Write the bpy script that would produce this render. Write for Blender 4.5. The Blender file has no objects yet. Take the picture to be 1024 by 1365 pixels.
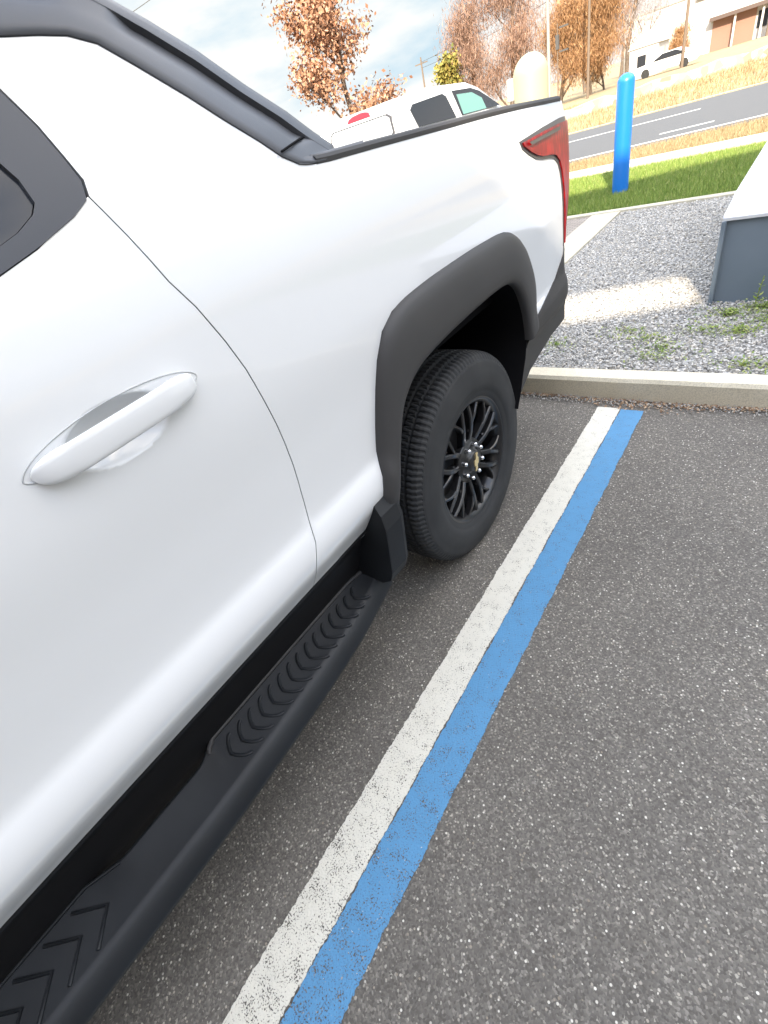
import bpy, math, random
import numpy as np
from mathutils import Vector, Matrix
from mathutils.geometry import delaunay_2d_cdt
R = math.radians
rng = np.random.default_rng(7)
random.seed(7)
scene = bpy.context.scene
COL = scene.collection

# ------------------------------------------------------------------ camera
cam = bpy.data.cameras.new('camera')
camo = bpy.data.objects.new('camera', cam)
COL.objects.link(camo)
scene.camera = camo
cam.sensor_fit = 'VERTICAL'
cam.sensor_height = 24.0
cam.lens = 24.0 * 619.94 / 1365.0
cam.clip_start = 0.02
cam.clip_end = 3000
YAW, PITCH, ROLL = -0.81495, 0.65588, -0.31083
fw = Vector((math.sin(YAW)*math.cos(PITCH), math.cos(YAW)*math.cos(PITCH), -math.sin(PITCH)))
r0 = Vector((math.cos(YAW), -math.sin(YAW), 0))
u0 = r0.cross(fw)
rt = r0*math.cos(ROLL) + u0*math.sin(ROLL)
up = -r0*math.sin(ROLL) + u0*math.cos(ROLL)
m = Matrix((rt, up, -fw)).transposed().to_4x4()
m.translation = (0.78357, -1.32118, 1.46463)
camo.matrix_world = m
scene.render.resolution_x = 768
scene.render.resolution_y = 1024

# ------------------------------------------------------------------ light
SUN_EL = R(33.0)
SUN_DX, SUN_DY = -0.36, 0.933          # the way the sunlight travels on the plan
world = bpy.data.worlds.new('World')
scene.world = world
world.use_nodes = True
wn = world.node_tree
wn.nodes.clear()
def wnode(t, **k):
    n = wn.nodes.new(t)
    for a, b in k.items(): setattr(n, a, b)
    return n
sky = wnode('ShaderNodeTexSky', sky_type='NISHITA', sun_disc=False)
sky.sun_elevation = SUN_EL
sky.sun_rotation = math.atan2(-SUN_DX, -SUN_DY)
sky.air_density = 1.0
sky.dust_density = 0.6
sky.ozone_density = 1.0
tc = wnode('ShaderNodeTexCoord')
mp = wnode('ShaderNodeMapping')
mp.inputs['Scale'].default_value = (1.6, 1.6, 5.0)
nz = wnode('ShaderNodeTexNoise')
nz.inputs['Scale'].default_value = 1.9
nz.inputs['Detail'].default_value = 7
nz.inputs['Roughness'].default_value = 0.58
cr = wnode('ShaderNodeValToRGB')
cr.color_ramp.elements[0].position = 0.45
cr.color_ramp.elements[1].position = 0.62
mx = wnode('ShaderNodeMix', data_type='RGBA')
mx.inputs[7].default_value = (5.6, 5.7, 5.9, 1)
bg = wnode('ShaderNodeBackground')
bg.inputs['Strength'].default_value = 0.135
wo = wnode('ShaderNodeOutputWorld')
L = wn.links.new
L(tc.outputs['Generated'], mp.inputs['Vector'])
L(mp.outputs['Vector'], nz.inputs['Vector'])
L(nz.outputs['Fac'], cr.inputs['Fac'])
L(cr.outputs['Color'], mx.inputs[0])
L(sky.outputs['Color'], mx.inputs[6])
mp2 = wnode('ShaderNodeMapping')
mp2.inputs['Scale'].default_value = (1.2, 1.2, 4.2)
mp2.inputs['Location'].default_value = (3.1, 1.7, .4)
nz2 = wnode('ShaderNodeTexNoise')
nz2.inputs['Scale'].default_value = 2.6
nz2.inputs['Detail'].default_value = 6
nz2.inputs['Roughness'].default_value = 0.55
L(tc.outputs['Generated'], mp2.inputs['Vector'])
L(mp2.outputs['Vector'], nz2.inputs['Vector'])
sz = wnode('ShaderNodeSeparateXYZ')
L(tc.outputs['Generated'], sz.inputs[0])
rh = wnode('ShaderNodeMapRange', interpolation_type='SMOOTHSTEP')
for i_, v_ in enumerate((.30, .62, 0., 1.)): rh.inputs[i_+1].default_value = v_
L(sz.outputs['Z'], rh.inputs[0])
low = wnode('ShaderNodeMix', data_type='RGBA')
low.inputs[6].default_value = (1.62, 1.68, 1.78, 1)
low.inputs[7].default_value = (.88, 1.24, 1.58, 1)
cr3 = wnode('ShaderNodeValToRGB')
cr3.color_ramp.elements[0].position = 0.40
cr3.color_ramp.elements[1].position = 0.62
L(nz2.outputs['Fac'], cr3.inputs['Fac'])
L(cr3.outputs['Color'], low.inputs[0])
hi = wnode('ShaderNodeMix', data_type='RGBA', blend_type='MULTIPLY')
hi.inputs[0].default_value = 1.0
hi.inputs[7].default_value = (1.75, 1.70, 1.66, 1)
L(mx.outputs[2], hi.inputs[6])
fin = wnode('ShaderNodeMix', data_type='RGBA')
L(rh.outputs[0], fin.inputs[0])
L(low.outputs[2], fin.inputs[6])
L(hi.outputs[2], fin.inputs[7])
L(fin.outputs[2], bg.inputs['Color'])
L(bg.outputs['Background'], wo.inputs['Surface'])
sl = bpy.data.lights.new('sun', 'SUN')
sl.energy = 2.1
sl.angle = R(0.6)
sl.color = (1.0, 0.93, 0.82)
so = bpy.data.objects.new('sun', sl)
COL.objects.link(so)
sd = Vector((SUN_DX*math.cos(SUN_EL), SUN_DY*math.cos(SUN_EL), -math.sin(SUN_EL)))
so.rotation_euler = sd.to_track_quat('-Z', 'Y').to_euler()
so.location = (-6, -20, 20)
scene.view_settings.view_transform = 'Standard'
scene.view_settings.look = 'None'
scene.view_settings.exposure = 2.30
scene.view_settings.gamma = 1.0
scene.view_settings.use_white_balance = True
scene.view_settings.white_balance_temperature = 7400

# ------------------------------------------------------------------ materials
class Mat:
    def __init__(self, name, color=(.5,.5,.5), rough=.5, metal=0., spec=.5, coat=0., coat_rough=.03):
        self.m = bpy.data.materials.new(name)
        self.m.use_nodes = True
        self.t = self.m.node_tree
        self.b = self.t.nodes['Principled BSDF']
        self.b.inputs['Base Color'].default_value = (*color, 1)
        self.b.inputs['Roughness'].default_value = rough
        self.b.inputs['Metallic'].default_value = metal
        self.b.inputs['Specular IOR Level'].default_value = spec
        self.b.inputs['Coat Weight'].default_value = coat
        self.b.inputs['Coat Roughness'].default_value = coat_rough
        self._c = None
    def n(self, t, **k):
        x = self.t.nodes.new(t)
        for a, b in k.items(): setattr(x, a, b)
        return x
    def l(self, a, b): self.t.links.new(a, b)
    @property
    def co(self):
        if self._c is None:
            self._c = self.n('ShaderNodeTexCoord').outputs['Object']
        return self._c
    def noise(self, scale, detail=4, rough=.5, vec=None, stretch=None):
        n = self.n('ShaderNodeTexNoise')
        n.inputs['Scale'].default_value = scale
        n.inputs['Detail'].default_value = detail
        n.inputs['Roughness'].default_value = rough
        v = vec or self.co
        if stretch:
            mpn = self.n('ShaderNodeMapping'); mpn.inputs['Scale'].default_value = stretch
            self.l(v, mpn.inputs['Vector']); v = mpn.outputs['Vector']
        self.l(v, n.inputs['Vector'])
        return n.outputs['Fac']
    def voro(self, scale, feature='F1', out='Distance', rand=1.0, stretch=None):
        n = self.n('ShaderNodeTexVoronoi', feature=feature)
        n.inputs['Scale'].default_value = scale
        n.inputs['Randomness'].default_value = rand
        v = self.co
        if stretch:
            mpn = self.n('ShaderNodeMapping'); mpn.inputs['Scale'].default_value = stretch
            self.l(v, mpn.inputs['Vector']); v = mpn.outputs['Vector']
        self.l(v, n.inputs['Vector'])
        return n.outputs[out]
    def ramp(self, fac, stops, interp='LINEAR'):
        n = self.n('ShaderNodeValToRGB')
        r = n.color_ramp; r.interpolation = interp
        while len(r.elements) < len(stops): r.elements.new(0.5)
        for e, (p, c) in zip(r.elements, stops):
            e.position = p
            e.color = (c, c, c, 1) if isinstance(c, (int, float)) else (*c, 1)
        self.l(fac, n.inputs['Fac'])
        return n.outputs['Color']
    def mix(self, fac, a, b, mode='MIX'):
        n = self.n('ShaderNodeMix', data_type='RGBA', blend_type=mode)
        for i, v in ((0, fac), (6, a), (7, b)):
            if isinstance(v, (int, float)): n.inputs[i].default_value = v
            elif isinstance(v, tuple): n.inputs[i].default_value = (*v, 1)
            else: self.l(v, n.inputs[i])
        return n.outputs[2]
    def math(self, op, a, b=0.):
        n = self.n('ShaderNodeMath', operation=op)
        for i, v in ((0, a), (1, b)):
            if isinstance(v, (int, float)): n.inputs[i].default_value = v
            else: self.l(v, n.inputs[i])
        return n.outputs[0]
    def sep(self, col):
        n = self.n('ShaderNodeSeparateColor'); self.l(col, n.inputs[0]); return n.outputs
    def color(self, c): self.l(c, self.b.inputs['Base Color']); return self
    def rough(self, r): self.l(r, self.b.inputs['Roughness']); return self
    def bump(self, h, strength=.3, dist=.01):
        n = self.n('ShaderNodeBump')
        n.inputs['Strength'].default_value = strength
        n.inputs['Distance'].default_value = dist
        self.l(h, n.inputs['Height'])
        self.l(n.outputs['Normal'], self.b.inputs['Normal'])
        return self

M = {}
def mk(name, *a, **k):
    M[name] = Mat(name, *a, **k); return M[name]

def asphalt_nodes(m, base=(.150, .138, .121), light=.55):
    c = m.sep(m.voro(210, out='Color'))
    c2 = m.sep(m.voro(125, out='Color'))
    d2 = m.voro(125)
    fine = m.noise(420, 2)
    big = m.noise(1.3, 4, .6)
    mid = m.noise(9, 4, .6)
    col = m.ramp(c[0], [(0, tuple(x*.68 for x in base)), (.45, tuple(x*.96 for x in base)), (.80, tuple(x*1.16 for x in base)), (.95, tuple(x*1.65 for x in base)), (1., (light*.7, light*.66, light*.56))])
    # scattered larger pale chips
    msk = m.math('MULTIPLY', m.ramp(c2[0], [(.875, 0.), (.89, 1.)]), m.ramp(d2, [(.28, 1.), (.40, 0.)]))
    chip = m.ramp(c2[1], [(0, (.26, .22, .17)), (.5, (.46, .42, .36)), (1, (.75, .72, .64))])
    col = m.mix(msk, col, chip)
    col = m.mix(m.ramp(big, [(.3, 0.), (.7, 1.)]), m.mix(1., col, (.80, .80, .81), 'MULTIPLY'), col)
    col = m.mix(m.ramp(mid, [(.35, .22), (.65, 0.)]), col, m.mix(1., col, (.72, .70, .68), 'MULTIPLY'))
    h = m.math('ADD', m.math('MULTIPLY', m.voro(210), -1.), m.math('MULTIPLY', fine, .4))
    return col, h
a = mk('asphalt', rough=.92, spec=.35)
col, h = asphalt_nodes(a)
a.color(col).bump(h, .55, .003)

def paint_line(name, c, wear):
    a = mk(name, rough=.8, spec=.3)
    col, h = asphalt_nodes(a, base=(.11, .10, .088))
    w1 = a.noise(230, 3, .65)
    w2 = a.noise(28, 3, .6)
    # more wear towards the near end of the stripe and in patches
    sx = a.n('ShaderNodeSeparateXYZ'); a.l(a.co, sx.inputs[0])
    mr = a.n('ShaderNodeMapRange')
    for i, v in enumerate((-0.2, -1.5, 0.0, 1.0)): mr.inputs[i+1].default_value = v
    a.l(sx.outputs['Y'], mr.inputs[0])
    s = a.math('ADD', w1, a.math('MULTIPLY', w2, .42))
    thr = a.math('ADD', s, a.math('MULTIPLY', mr.outputs[0], -.055))
    thr = a.math('ADD', thr, -.032)
    fac = a.ramp(thr, [(.50+wear, 0.), (.545+wear, 1.)])
    tone = a.mix(a.noise(14, 4), tuple(x*.86 for x in c), c)
    a.color(a.mix(fac, col, tone)).bump(a.math('ADD', h, a.math('MULTIPLY', fac, .3)), .45, .003)
    return a
paint_line('white_line_paint', (.66, .635, .555), .014)
paint_line('blue_line_paint', (.088, .262, .455), .016)

a = mk('road_asphalt', rough=.9)
a.color(a.ramp(a.noise(60, 4, .7), [(.3, (.072, .075, .078)), (.7, (.108, .112, .114))])).bump(a.noise(200), .3)
a = mk('road_paint', (.72, .72, .68), rough=.7)
a = mk('concrete', rough=.88)
c1 = a.ramp(a.noise(3.5, 6, .65), [(.3, (.60, .54, .41)), (.7, (.72, .66, .52))])
c1 = a.mix(a.ramp(a.noise(160, 3, .7), [(.35, .45), (.55, 0.)]), c1, (.22, .20, .16))
a.color(c1).bump(a.noise(90, 5, .7), .35, .004)
a = mk('pale_concrete', rough=.9)
a.color(a.ramp(a.noise(5, 6, .65), [(.3, (.40, .37, .29)), (.7, (.52, .48, .38))])).bump(a.noise(90, 5, .7), .3, .004)
a = mk('gravel_base', rough=.95)
cc = a.sep(a.voro(55, out='Color'))
a.color(a.ramp(cc[0], [(0, (.2, .2, .2)), (.5, (.38, .38, .37)), (1, (.6, .59, .57))])).bump(a.math('MULTIPLY', a.voro(55), -1), .9, .01)
a = mk('stone', rough=.9)
gi = a.n('ShaderNodeNewGeometry')
a.color(a.mix(.35, a.ramp(gi.outputs['Random Per Island'], [(0, (.20, .195, .185)), (.3, (.39, .38, .36)), (.7, (.54, .52, .48)), (.88, (.48, .42, .34)), (1, (.74, .71, .64))]), a.ramp(a.noise(60, 3), [(.3, (.33, .325, .315)), (.7, (.55, .54, .52))])))
a.bump(a.noise(150), .2, .003)
a = mk('pavers', rough=.9)
br = a.n('ShaderNodeTexBrick')
br.inputs['Scale'].default_value = 6.0
br.inputs['Color1'].default_value = (.26, .22, .19, 1); br.inputs['Color2'].default_value = (.34, .30, .26, 1)
br.inputs['Mortar'].default_value = (.13, .115, .10, 1); br.inputs['Mortar Size'].default_value = .03
a.l(a.co, br.inputs['Vector'])
a.color(br.outputs['Color']).bump(a.noise(120), .2)
a = mk('soil', rough=.95)
a.color(a.ramp(a.noise(20, 5, .7), [(.3, (.08, .13, .025)), (.7, (.15, .19, .05))]))
a = mk('grass_blade', rough=.6, spec=.3)
gi = a.n('ShaderNodeNewGeometry')
a.color(a.ramp(gi.outputs['Random Per Island'], [(0, (.105, .175, .035)), (.6, (.20, .30, .065)), (.9, (.32, .38, .10)), (1, (.48, .45, .22))]))
a = mk('dry_field', rough=.95)
c1 = a.ramp(a.noise(.5, 6, .7), [(.3, (.27, .20, .11)), (.5, (.35, .27, .155)), (.7, (.25, .205, .11))])
c1 = a.mix(a.ramp(a.noise(6, 5, .7, stretch=(1, .6, 1)), [(.35, .5), (.6, 0.)]), c1, (.20, .15, .07))
a.color(c1)
a = mk('dry_blade', rough=.8)
gi = a.n('ShaderNodeNewGeometry')
a.color(a.ramp(gi.outputs['Random Per Island'], [(0, (.20, .14, .065)), (.6, (.34, .255, .135)), (1, (.46, .38, .24))]))
a = mk('dead_leaf', rough=.8)
gi = a.n('ShaderNodeNewGeometry')
a.color(a.ramp(gi.outputs['Random Per Island'], [(0, (.14, .08, .045)), (.5, (.30, .18, .10)), (1, (.52, .40, .28))]))
# vehicle
a = mk('white_paint', (.80, .81, .81), rough=.30, coat=1.0, coat_rough=.04)
mk('edge_seal', (.50, .51, .51), rough=.5)
a = mk('grey_plastic', rough=.62, spec=.4)
a.color(a.ramp(a.noise(3, 3), [(.3, (.036, .034, .034)), (.7, (.043, .041, .040))])).bump(a.noise(1400, 2), .18, .0006)
a = mk('flare_plastic', rough=.58, spec=.45)
a.color(a.ramp(a.noise(4, 3), [(.3, (.042, .041, .041)), (.7, (.049, .0475, .0475))])).bump(a.noise(1400, 2), .18, .0006)
a = mk('sail_plastic', rough=.45, spec=.4)
a.color(a.ramp(a.noise(4, 3), [(.3, (.062, .065, .073)), (.7, (.070, .073, .081))])).bump(a.noise(1500, 2), .15, .0005)
a = mk('black_plastic', (.006, .006, .007), rough=.55, spec=.35)
a = mk('step_plastic', rough=.55, spec=.4)
a.color(a.ramp(a.noise(6, 4), [(.3, (.0070, .0082, .0100)), (.7, (.0115, .0133, .0158))])).bump(a.noise(900, 2), .25, .001)
mk('liner_black', (.006, .006, .007), rough=.9, spec=.1)
a = mk('tyre_rubber', rough=.72, spec=.35)
a.color(a.ramp(a.noise(7, 5, .6), [(.3, (.024, .025, .026)), (.6, (.034, .035, .036)), (.8, (.048, .048, .046))])).bump(a.noise(300, 3), .15, .001)
mk('rim_black', (.010, .010, .011), rough=.34, coat=.22)
mk('chrome', (.75, .75, .76), rough=.16, metal=1.)
mk('gold', (.85, .66, .34), rough=.38, metal=.6)
mk('cap_black', (.02, .02, .02), rough=.3)
mk('dark_glass', (.028, .032, .04), rough=.12, spec=.35)
a = mk('window_black', rough=.42, spec=.4)
a.color(a.ramp(a.noise(3, 3), [(.3, (.050, .054, .064)), (.7, (.057, .061, .071))]))
mk('teal_glass', (.16, .34, .31), rough=.1, spec=.5)
mk('sky_glass', (.42, .45, .46), rough=.08, spec=.6)  # pale base colour stands in for the sky reflected in the rear glass
a = mk('red_lens', rough=.3, spec=.22)
a.color(a.mix(a.ramp(a.voro(60, stretch=(1, 1, .35)), [(.2, 0.), (.6, 1.)]), (.36, .010, .012), (.20, .005, .008)))
mk('lens_housing', (.05, .05, .055), rough=.3)
mk('red_plain', (.42, .02, .035), rough=.3)
mk('blue_sleeve', (.0, .17, .62), rough=.38, coat=.2)
mk('cream_post', (.42, .385, .25), rough=.5)
a = mk('cabinet_paint', rough=.5)
a.color(a.ramp(a.noise(4, 4), [(.3, (.135, .175, .215)), (.7, (.155, .195, .235))]))
a = mk('cabinet_lid_skylit', rough=.4)  # lighter colour stands in for sky reflected off the flat top
a.color(a.ramp(a.noise(4, 4), [(.3, (.60, .62, .66)), (.7, (.68, .70, .73))]))
mk('white_wall', (.50, .485, .47), rough=.8)
mk('beige_wall', (.45, .42, .38), rough=.85)
mk('brick_red', (.29, .16, .12), rough=.8)
mk('door_dark', (.10, .07, .06), rough=.6)
mk('sign_red', (.75, .04, .05), rough=.5)
mk('pole_wood', (.16, .12, .09), rough=.9)
mk('pole_pale', (.30, .285, .26), rough=.8)
mk('wire', (.07, .07, .07), rough=.6)
a = mk('bark', rough=.95)
a.color(a.ramp(a.noise(12, 5, .7), [(.3, (.09, .065, .05)), (.7, (.20, .16, .125))]))
def leafmat(name, c0, c1, c2):
    a = mk(name, rough=.75, spec=.2)
    gi = a.n('ShaderNodeNewGeometry')
    a.color(a.ramp(gi.outputs['Random Per Island'], [(0, c0), (.5, c1), (1, c2)]))
leafmat('oak_leaf', (.20, .09, .05), (.37, .19, .11), (.52, .33, .22))
leafmat('twig_red', (.16, .09, .065), (.27, .16, .115), (.40, .27, .20))
leafmat('twig_orange', (.22, .11, .055), (.34, .185, .09), (.46, .29, .16))
leafmat('leaf_olive', (.10, .11, .03), (.22, .20, .05), (.36, .27, .08))
leafmat('twig_grey', (.22, .19, .19), (.34, .30, .29), (.45, .40, .38))
leafmat('weed_leaf', (.09, .15, .03), (.19, .26, .06), (.36, .38, .14))

# ------------------------------------------------------------------ object helpers
ORG = {}
def tag(o, label=None, cat=None, group=None, kind=None):
    if label: o['label'] = label
    if cat: o['category'] = cat
    if group: o['group'] = group
    if kind: o['kind'] = kind
    return o
def empty(name, loc, label, cat, group=None):
    o = bpy.data.objects.new(name, None)
    o.empty_display_size = .2
    COL.objects.link(o); o.location = loc
    ORG[o.name] = Vector(loc)
    return tag(o, label, cat, group)
def origin(o): return ORG.get(o.name, Vector((0, 0, 0)))

class MB:
    def __init__(s): s.v = []; s.f = []; s.sm = []; s.mi = []; s.cm = 0
    def add(s, verts, faces, smooth=False):
        b = len(s.v)
        s.v += [tuple(x) for x in verts]
        for f in faces:
            s.f.append([i+b for i in f]); s.sm.append(smooth); s.mi.append(s.cm)
        return s
    def box(s, x0, x1, y0, y1, z0, z1, bev=0.):
        if bev <= 0:
            v = [(x, y, z) for z in (z0, z1) for y in (y0, y1) for x in (x0, x1)]
            return s.add(v, [(0,2,3,1),(4,5,7,6),(0,1,5,4),(2,6,7,3),(0,4,6,2),(1,3,7,5)])
        b = bev
        rings = []
        for (z, i) in ((z0, b), (z0+b, 0), (z1-b, 0), (z1, b)):
            xa, xb, ya, yb = x0+i, x1-i, y0+i, y1-i
            if i == 0:
                rings.append([(xa+b, ya, z), (xb-b, ya, z), (xb, ya+b, z), (xb, yb-b, z), (xb-b, yb, z), (xa+b, yb, z), (xa, yb-b, z), (xa, ya+b, z)])
            else:
                rings.append([(xa+b*.3, ya, z), (xb-b*.3, ya, z), (xb, ya+b*.3, z), (xb, yb-b*.3, z), (xb-b*.3, yb, z), (xa+b*.3, yb, z), (xa, yb-b*.3, z), (xa, ya+b*.3, z)])
        return s.loft(rings, smooth=False)
    def loft(s, rings, closed=True, cap=True, smooth=True):
        n = len(rings[0]); v = [p for r in rings for p in r]; f = []
        for i in range(len(rings)-1):
            for j in range(n if closed else n-1):
                k = (j+1) % n
                f.append((i*n+j, i*n+k, (i+1)*n+k, (i+1)*n+j))
        s.add(v, f, smooth)
        if cap and closed:
            s.add(rings[0], [tuple(range(n))[::-1]]); s.add(rings[-1], [tuple(range(n))])
        return s
    def tube(s, pts, rad, n=8, smooth=True, cap=True):
        pts = [Vector(p) for p in pts]
        if not hasattr(rad, '__len__'): rad = [rad]*len(pts)
        rings = []; prev = None
        for i, p in enumerate(pts):
            t = (pts[min(i+1, len(pts)-1)] - pts[max(i-1, 0)]).normalized()
            a = prev if prev is not None else (Vector((0, 0, 1)) if abs(t.z) < .9 else Vector((1, 0, 0)))
            a = (a - t*a.dot(t)).normalized(); prev = a
            b = t.cross(a)
            rings.append([p + (a*math.cos(q) + b*math.sin(q))*rad[i] for q in [2*math.pi*k/n for k in range(n)]])
        return s.loft(rings, smooth=smooth, cap=cap)
    def prism(s, pts2, axis, a, b, smooth=False):
        # polygon (2-D) extruded along axis 0/1/2 from a to b
        def P(q, t):
            if axis == 0: return (t, q[0], q[1])
            if axis == 1: return (q[0], t, q[1])
            return (q[0], q[1], t)
        n = len(pts2)
        v = [P(q, a) for q in pts2] + [P(q, b) for q in pts2]
        s.add(v, [tuple(range(n))[::-1], tuple(range(n, 2*n))])
        s.add(v, [(i, (i+1) % n, n+(i+1) % n, n+i) for i in range(n)], smooth)
        return s
    def build(s, name, mat, parent=None, flip=False):
        me = bpy.data.meshes.new(name)
        o0 = origin(parent) if parent else Vector((0, 0, 0))
        me.from_pydata([(x-o0.x, y-o0.y, z-o0.z) for x, y, z in s.v], [], s.f)
        mats = mat if isinstance(mat, (list, tuple)) else [mat]
        for mm in mats: me.materials.append(M[mm].m)
        me.polygons.foreach_set('use_smooth', s.sm)
        me.polygons.foreach_set('material_index', s.mi)
        me.update()
        o = bpy.data.objects.new(name, me)
        COL.objects.link(o)
        if parent: o.parent = parent; ORG[o.name] = o0
        return o
def fast_mesh(name, verts, faces_flat, nper, mat, smooth=False):
    me = bpy.data.meshes.new(name)
    nf = len(faces_flat)//nper
    me.vertices.add(len(verts)); me.vertices.foreach_set('co', np.asarray(verts, np.float32).ravel())
    me.loops.add(len(faces_flat)); me.loops.foreach_set('vertex_index', np.asarray(faces_flat, np.int32))
    me.polygons.add(nf)
    me.polygons.foreach_set('loop_start', np.arange(nf, dtype=np.int32)*nper)
    me.polygons.foreach_set('use_smooth', np.full(nf, smooth))
    me.materials.append(M[mat].m)
    me.update(calc_edges=True); me.validate()
    o = bpy.data.objects.new(name, me); COL.objects.link(o)
    return o
def fix_normals(o):
    import bmesh
    bm = bmesh.new(); bm.from_mesh(o.data); bmesh.ops.recalc_face_normals(bm, faces=bm.faces); bm.to_mesh(o.data); bm.free()
    return o

# ------------------------------------------------------------------ setting
def sheet(name, pts, z, mat, kind='structure'):
    mb = MB(); n = len(pts)
    mb.add([(x, y, z) for x, y in pts], [tuple(range(n))])
    return tag(mb.build(name, mat), kind=kind)
# ground to the horizon
mb = MB()
mb.add([(-900, -400, -.02), (900, -400, -.02), (900, -30, -.02), (-900, -30, -.02), (-900, 17, -.02), (900, 17, -.02), (900, 45, -.16), (-900, 45, -.16), (-900, 100, -.62), (900, 100, -.62), (900, 1500, -1.5), (-900, 1500, -1.5)],
       [(0, 1, 2, 3), (3, 2, 5, 4), (4, 5, 6, 7), (7, 6, 9, 8), (8, 9, 10, 11)])
tag(mb.build('ground', 'dry_field'), kind='structure')
sheet('parking_lot', [(-45, -60), (45, -60), (45, 1.30), (-3.55, 1.30), (-3.55, 10.2), (-45, 4)], 0.0, 'asphalt')
KY0, KY1 = 1.286, 1.408
def stripe(name, x0, x1, mat, yend):
    mb = MB(); rr = random.Random(3); N = 900
    ys = [ -4.5 + (yend + 4.5)*i/N for i in range(N+1)]
    v = []
    for y in ys:
        dx = -.0095*y
        w1 = .0012*math.sin(y*23+x0*90)+.0009*math.sin(y*61+x1*40); w2 = .0014*math.sin(y*19+x1*70)+.001*math.sin(y*53); v.append((x0+dx+w1+rr.uniform(-.0019, .0019), y, .004)); v.append((x1+dx+w2+rr.uniform(-.0019, .0019), y, .004))
    mb.add(v, [(2*i, 2*i+1, 2*i+3, 2*i+2) for i in range(N)])
    return tag(mb.build(name, mat), kind='structure')
stripe('white_line', .100, .2185, 'white_line_paint', 1.185)
stripe('blue_line', .2215, .337, 'blue_line_paint', 1.175)
# kerb along the island
def kerb(name, y0, y1, xa, xb, z):
    prof = [(y0, -.05), (y0+.004, z-.018), (y0+.018, z), (y1, z), (y1, -.05)]
    mb = MB(); n = 120; rr = random.Random(5)
    rings = []
    for i in range(n+1):
        x = xa + (xb-xa)*i/n
        j = rr.uniform(-.0012, .0012)
        rings.append([(x, q[0]+.0155*x*0+j*(k in (1, 2)), q[1]) for k, q in enumerate(prof)])
    mb.loft(rings, smooth=False)
    return fix_normals(mb.build(name, 'concrete'))
tag(kerb('kerb', KY0, KY1, -3.6, 14, .121), kind='structure')
mb = MB(); mb.box(-3.6, -3.48, KY1, 10.0, -.05, .12)
tag(mb.build('kerb', 'concrete'), kind='structure')
sheet('gravel_bed', [(-.93, KY1-.002), (14, KY1-.002), (14, 5.43), (-.93, 5.43)], .100, 'gravel_base')
mb = MB(); mb.box(-1.25, -.93, KY1, 5.42, .0, .126, .004)
tag(fix_normals(mb.build('concrete_strip', 'pale_concrete')), kind='structure')
sheet('paved_path', [(-3.48, KY1), (-1.25, KY1), (-1.25, 5.42), (-3.48, 5.42)], .112, 'pavers')
mb = MB(); mb.box(-3.48, 14, 5.422, 5.53, .0, .135, .006)
tag(fix_normals(mb.build('concrete_edging', 'pale_concrete')), kind='structure')
sheet('lawn', [(-3.48, 5.53), (14, 5.53), (14, 8.40), (-3.48, 8.40)], .10, 'soil')
mb = MB(); mb.box(-3.48, 14, 8.40, 9.22, .0, .125, .006)
tag(fix_normals(mb.build('sidewalk', 'pale_concrete')), kind='structure')
sheet('verge', [(-3.6, 9.22), (14, 9.22), (60, 10), (60, 19.8), (-3.6, 10.6), (-45, 4.5), (-45, 3.9), (-3.6, 10.1)], .096, 'dry_field')
RS = .15
def rq(name, xa, xb, c0, c1, z, mat):
    return sheet(name, [(xa, c0+RS*xa), (xb, c0+RS*xb), (xb, c1+RS*xb), (xa, c1+RS*xa)], z, mat)
rq('road', -80, 80, 10.95, 17.9, .100, 'road_asphalt')
rq('road_edge_line', -80, 80, 11.42, 11.54, .104, 'road_paint')
rq('road_centre_line', -80, -1.75, 15.45, 15.57, .104, 'road_paint')
rq('road_arrow_line', -1.95, -1.02, 12.30, 12.42, .104, 'road_paint')
rq('road_kerb', -80, 80, 17.9, 18.05, .125, 'pale_concrete')
rq('road_shoulder', -80, 80, 18.05, 24, .085, 'dry_field')

# gravel stones
def stones(name, n, x0, x1, y0, y1, z, smin, smax, mat):
    base = np.array([(x, y, zz) for zz in (-1, 1) for y in (-1, 1) for x in (-1, 1)], float)*.58
    F = np.array([(0,2,3,1),(4,5,7,6),(0,1,5,4),(2,6,7,3),(0,4,6,2),(1,3,7,5)])
    px = rng.uniform(x0, x1, n); py = rng.uniform(y0, y1, n); s = rng.uniform(smin, smax, n)**1.0
    v = base[None]*(1+rng.uniform(-.38, .38, (n, 8, 3)))
    v *= (s[:, None]*rng.uniform(.6, 1.2, (n, 3)))[:, None, :]
    a = rng.uniform(0, 6.28, n); b = rng.uniform(-.6, .6, n)
    ca, sa = np.cos(a)[:, None], np.sin(a)[:, None]; cb, sb = np.cos(b)[:, None], np.sin(b)[:, None]
    y2 = v[:, :, 1]*cb - v[:, :, 2]*sb; z2 = v[:, :, 1]*sb + v[:, :, 2]*cb
    x3 = v[:, :, 0]*ca - y2*sa; y3 = v[:, :, 0]*sa + y2*ca
    V = np.stack([x3+px[:, None], y3+py[:, None], z2+z+rng.uniform(0, .012, n)[:, None]], 2).reshape(-1, 3)
    idx = (F[None]+8*np.arange(n)[:, None, None]).ravel()
    return tag(fast_mesh(name, V, idx, 4, mat), kind='stuff')
o = stones('gravel', 70000, -.92, 2.2, KY1+.010, 5.417, .104, .005, .0125, 'stone')
tag(o, 'grey crushed gravel between the kerb and the lawn', 'gravel')
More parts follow.
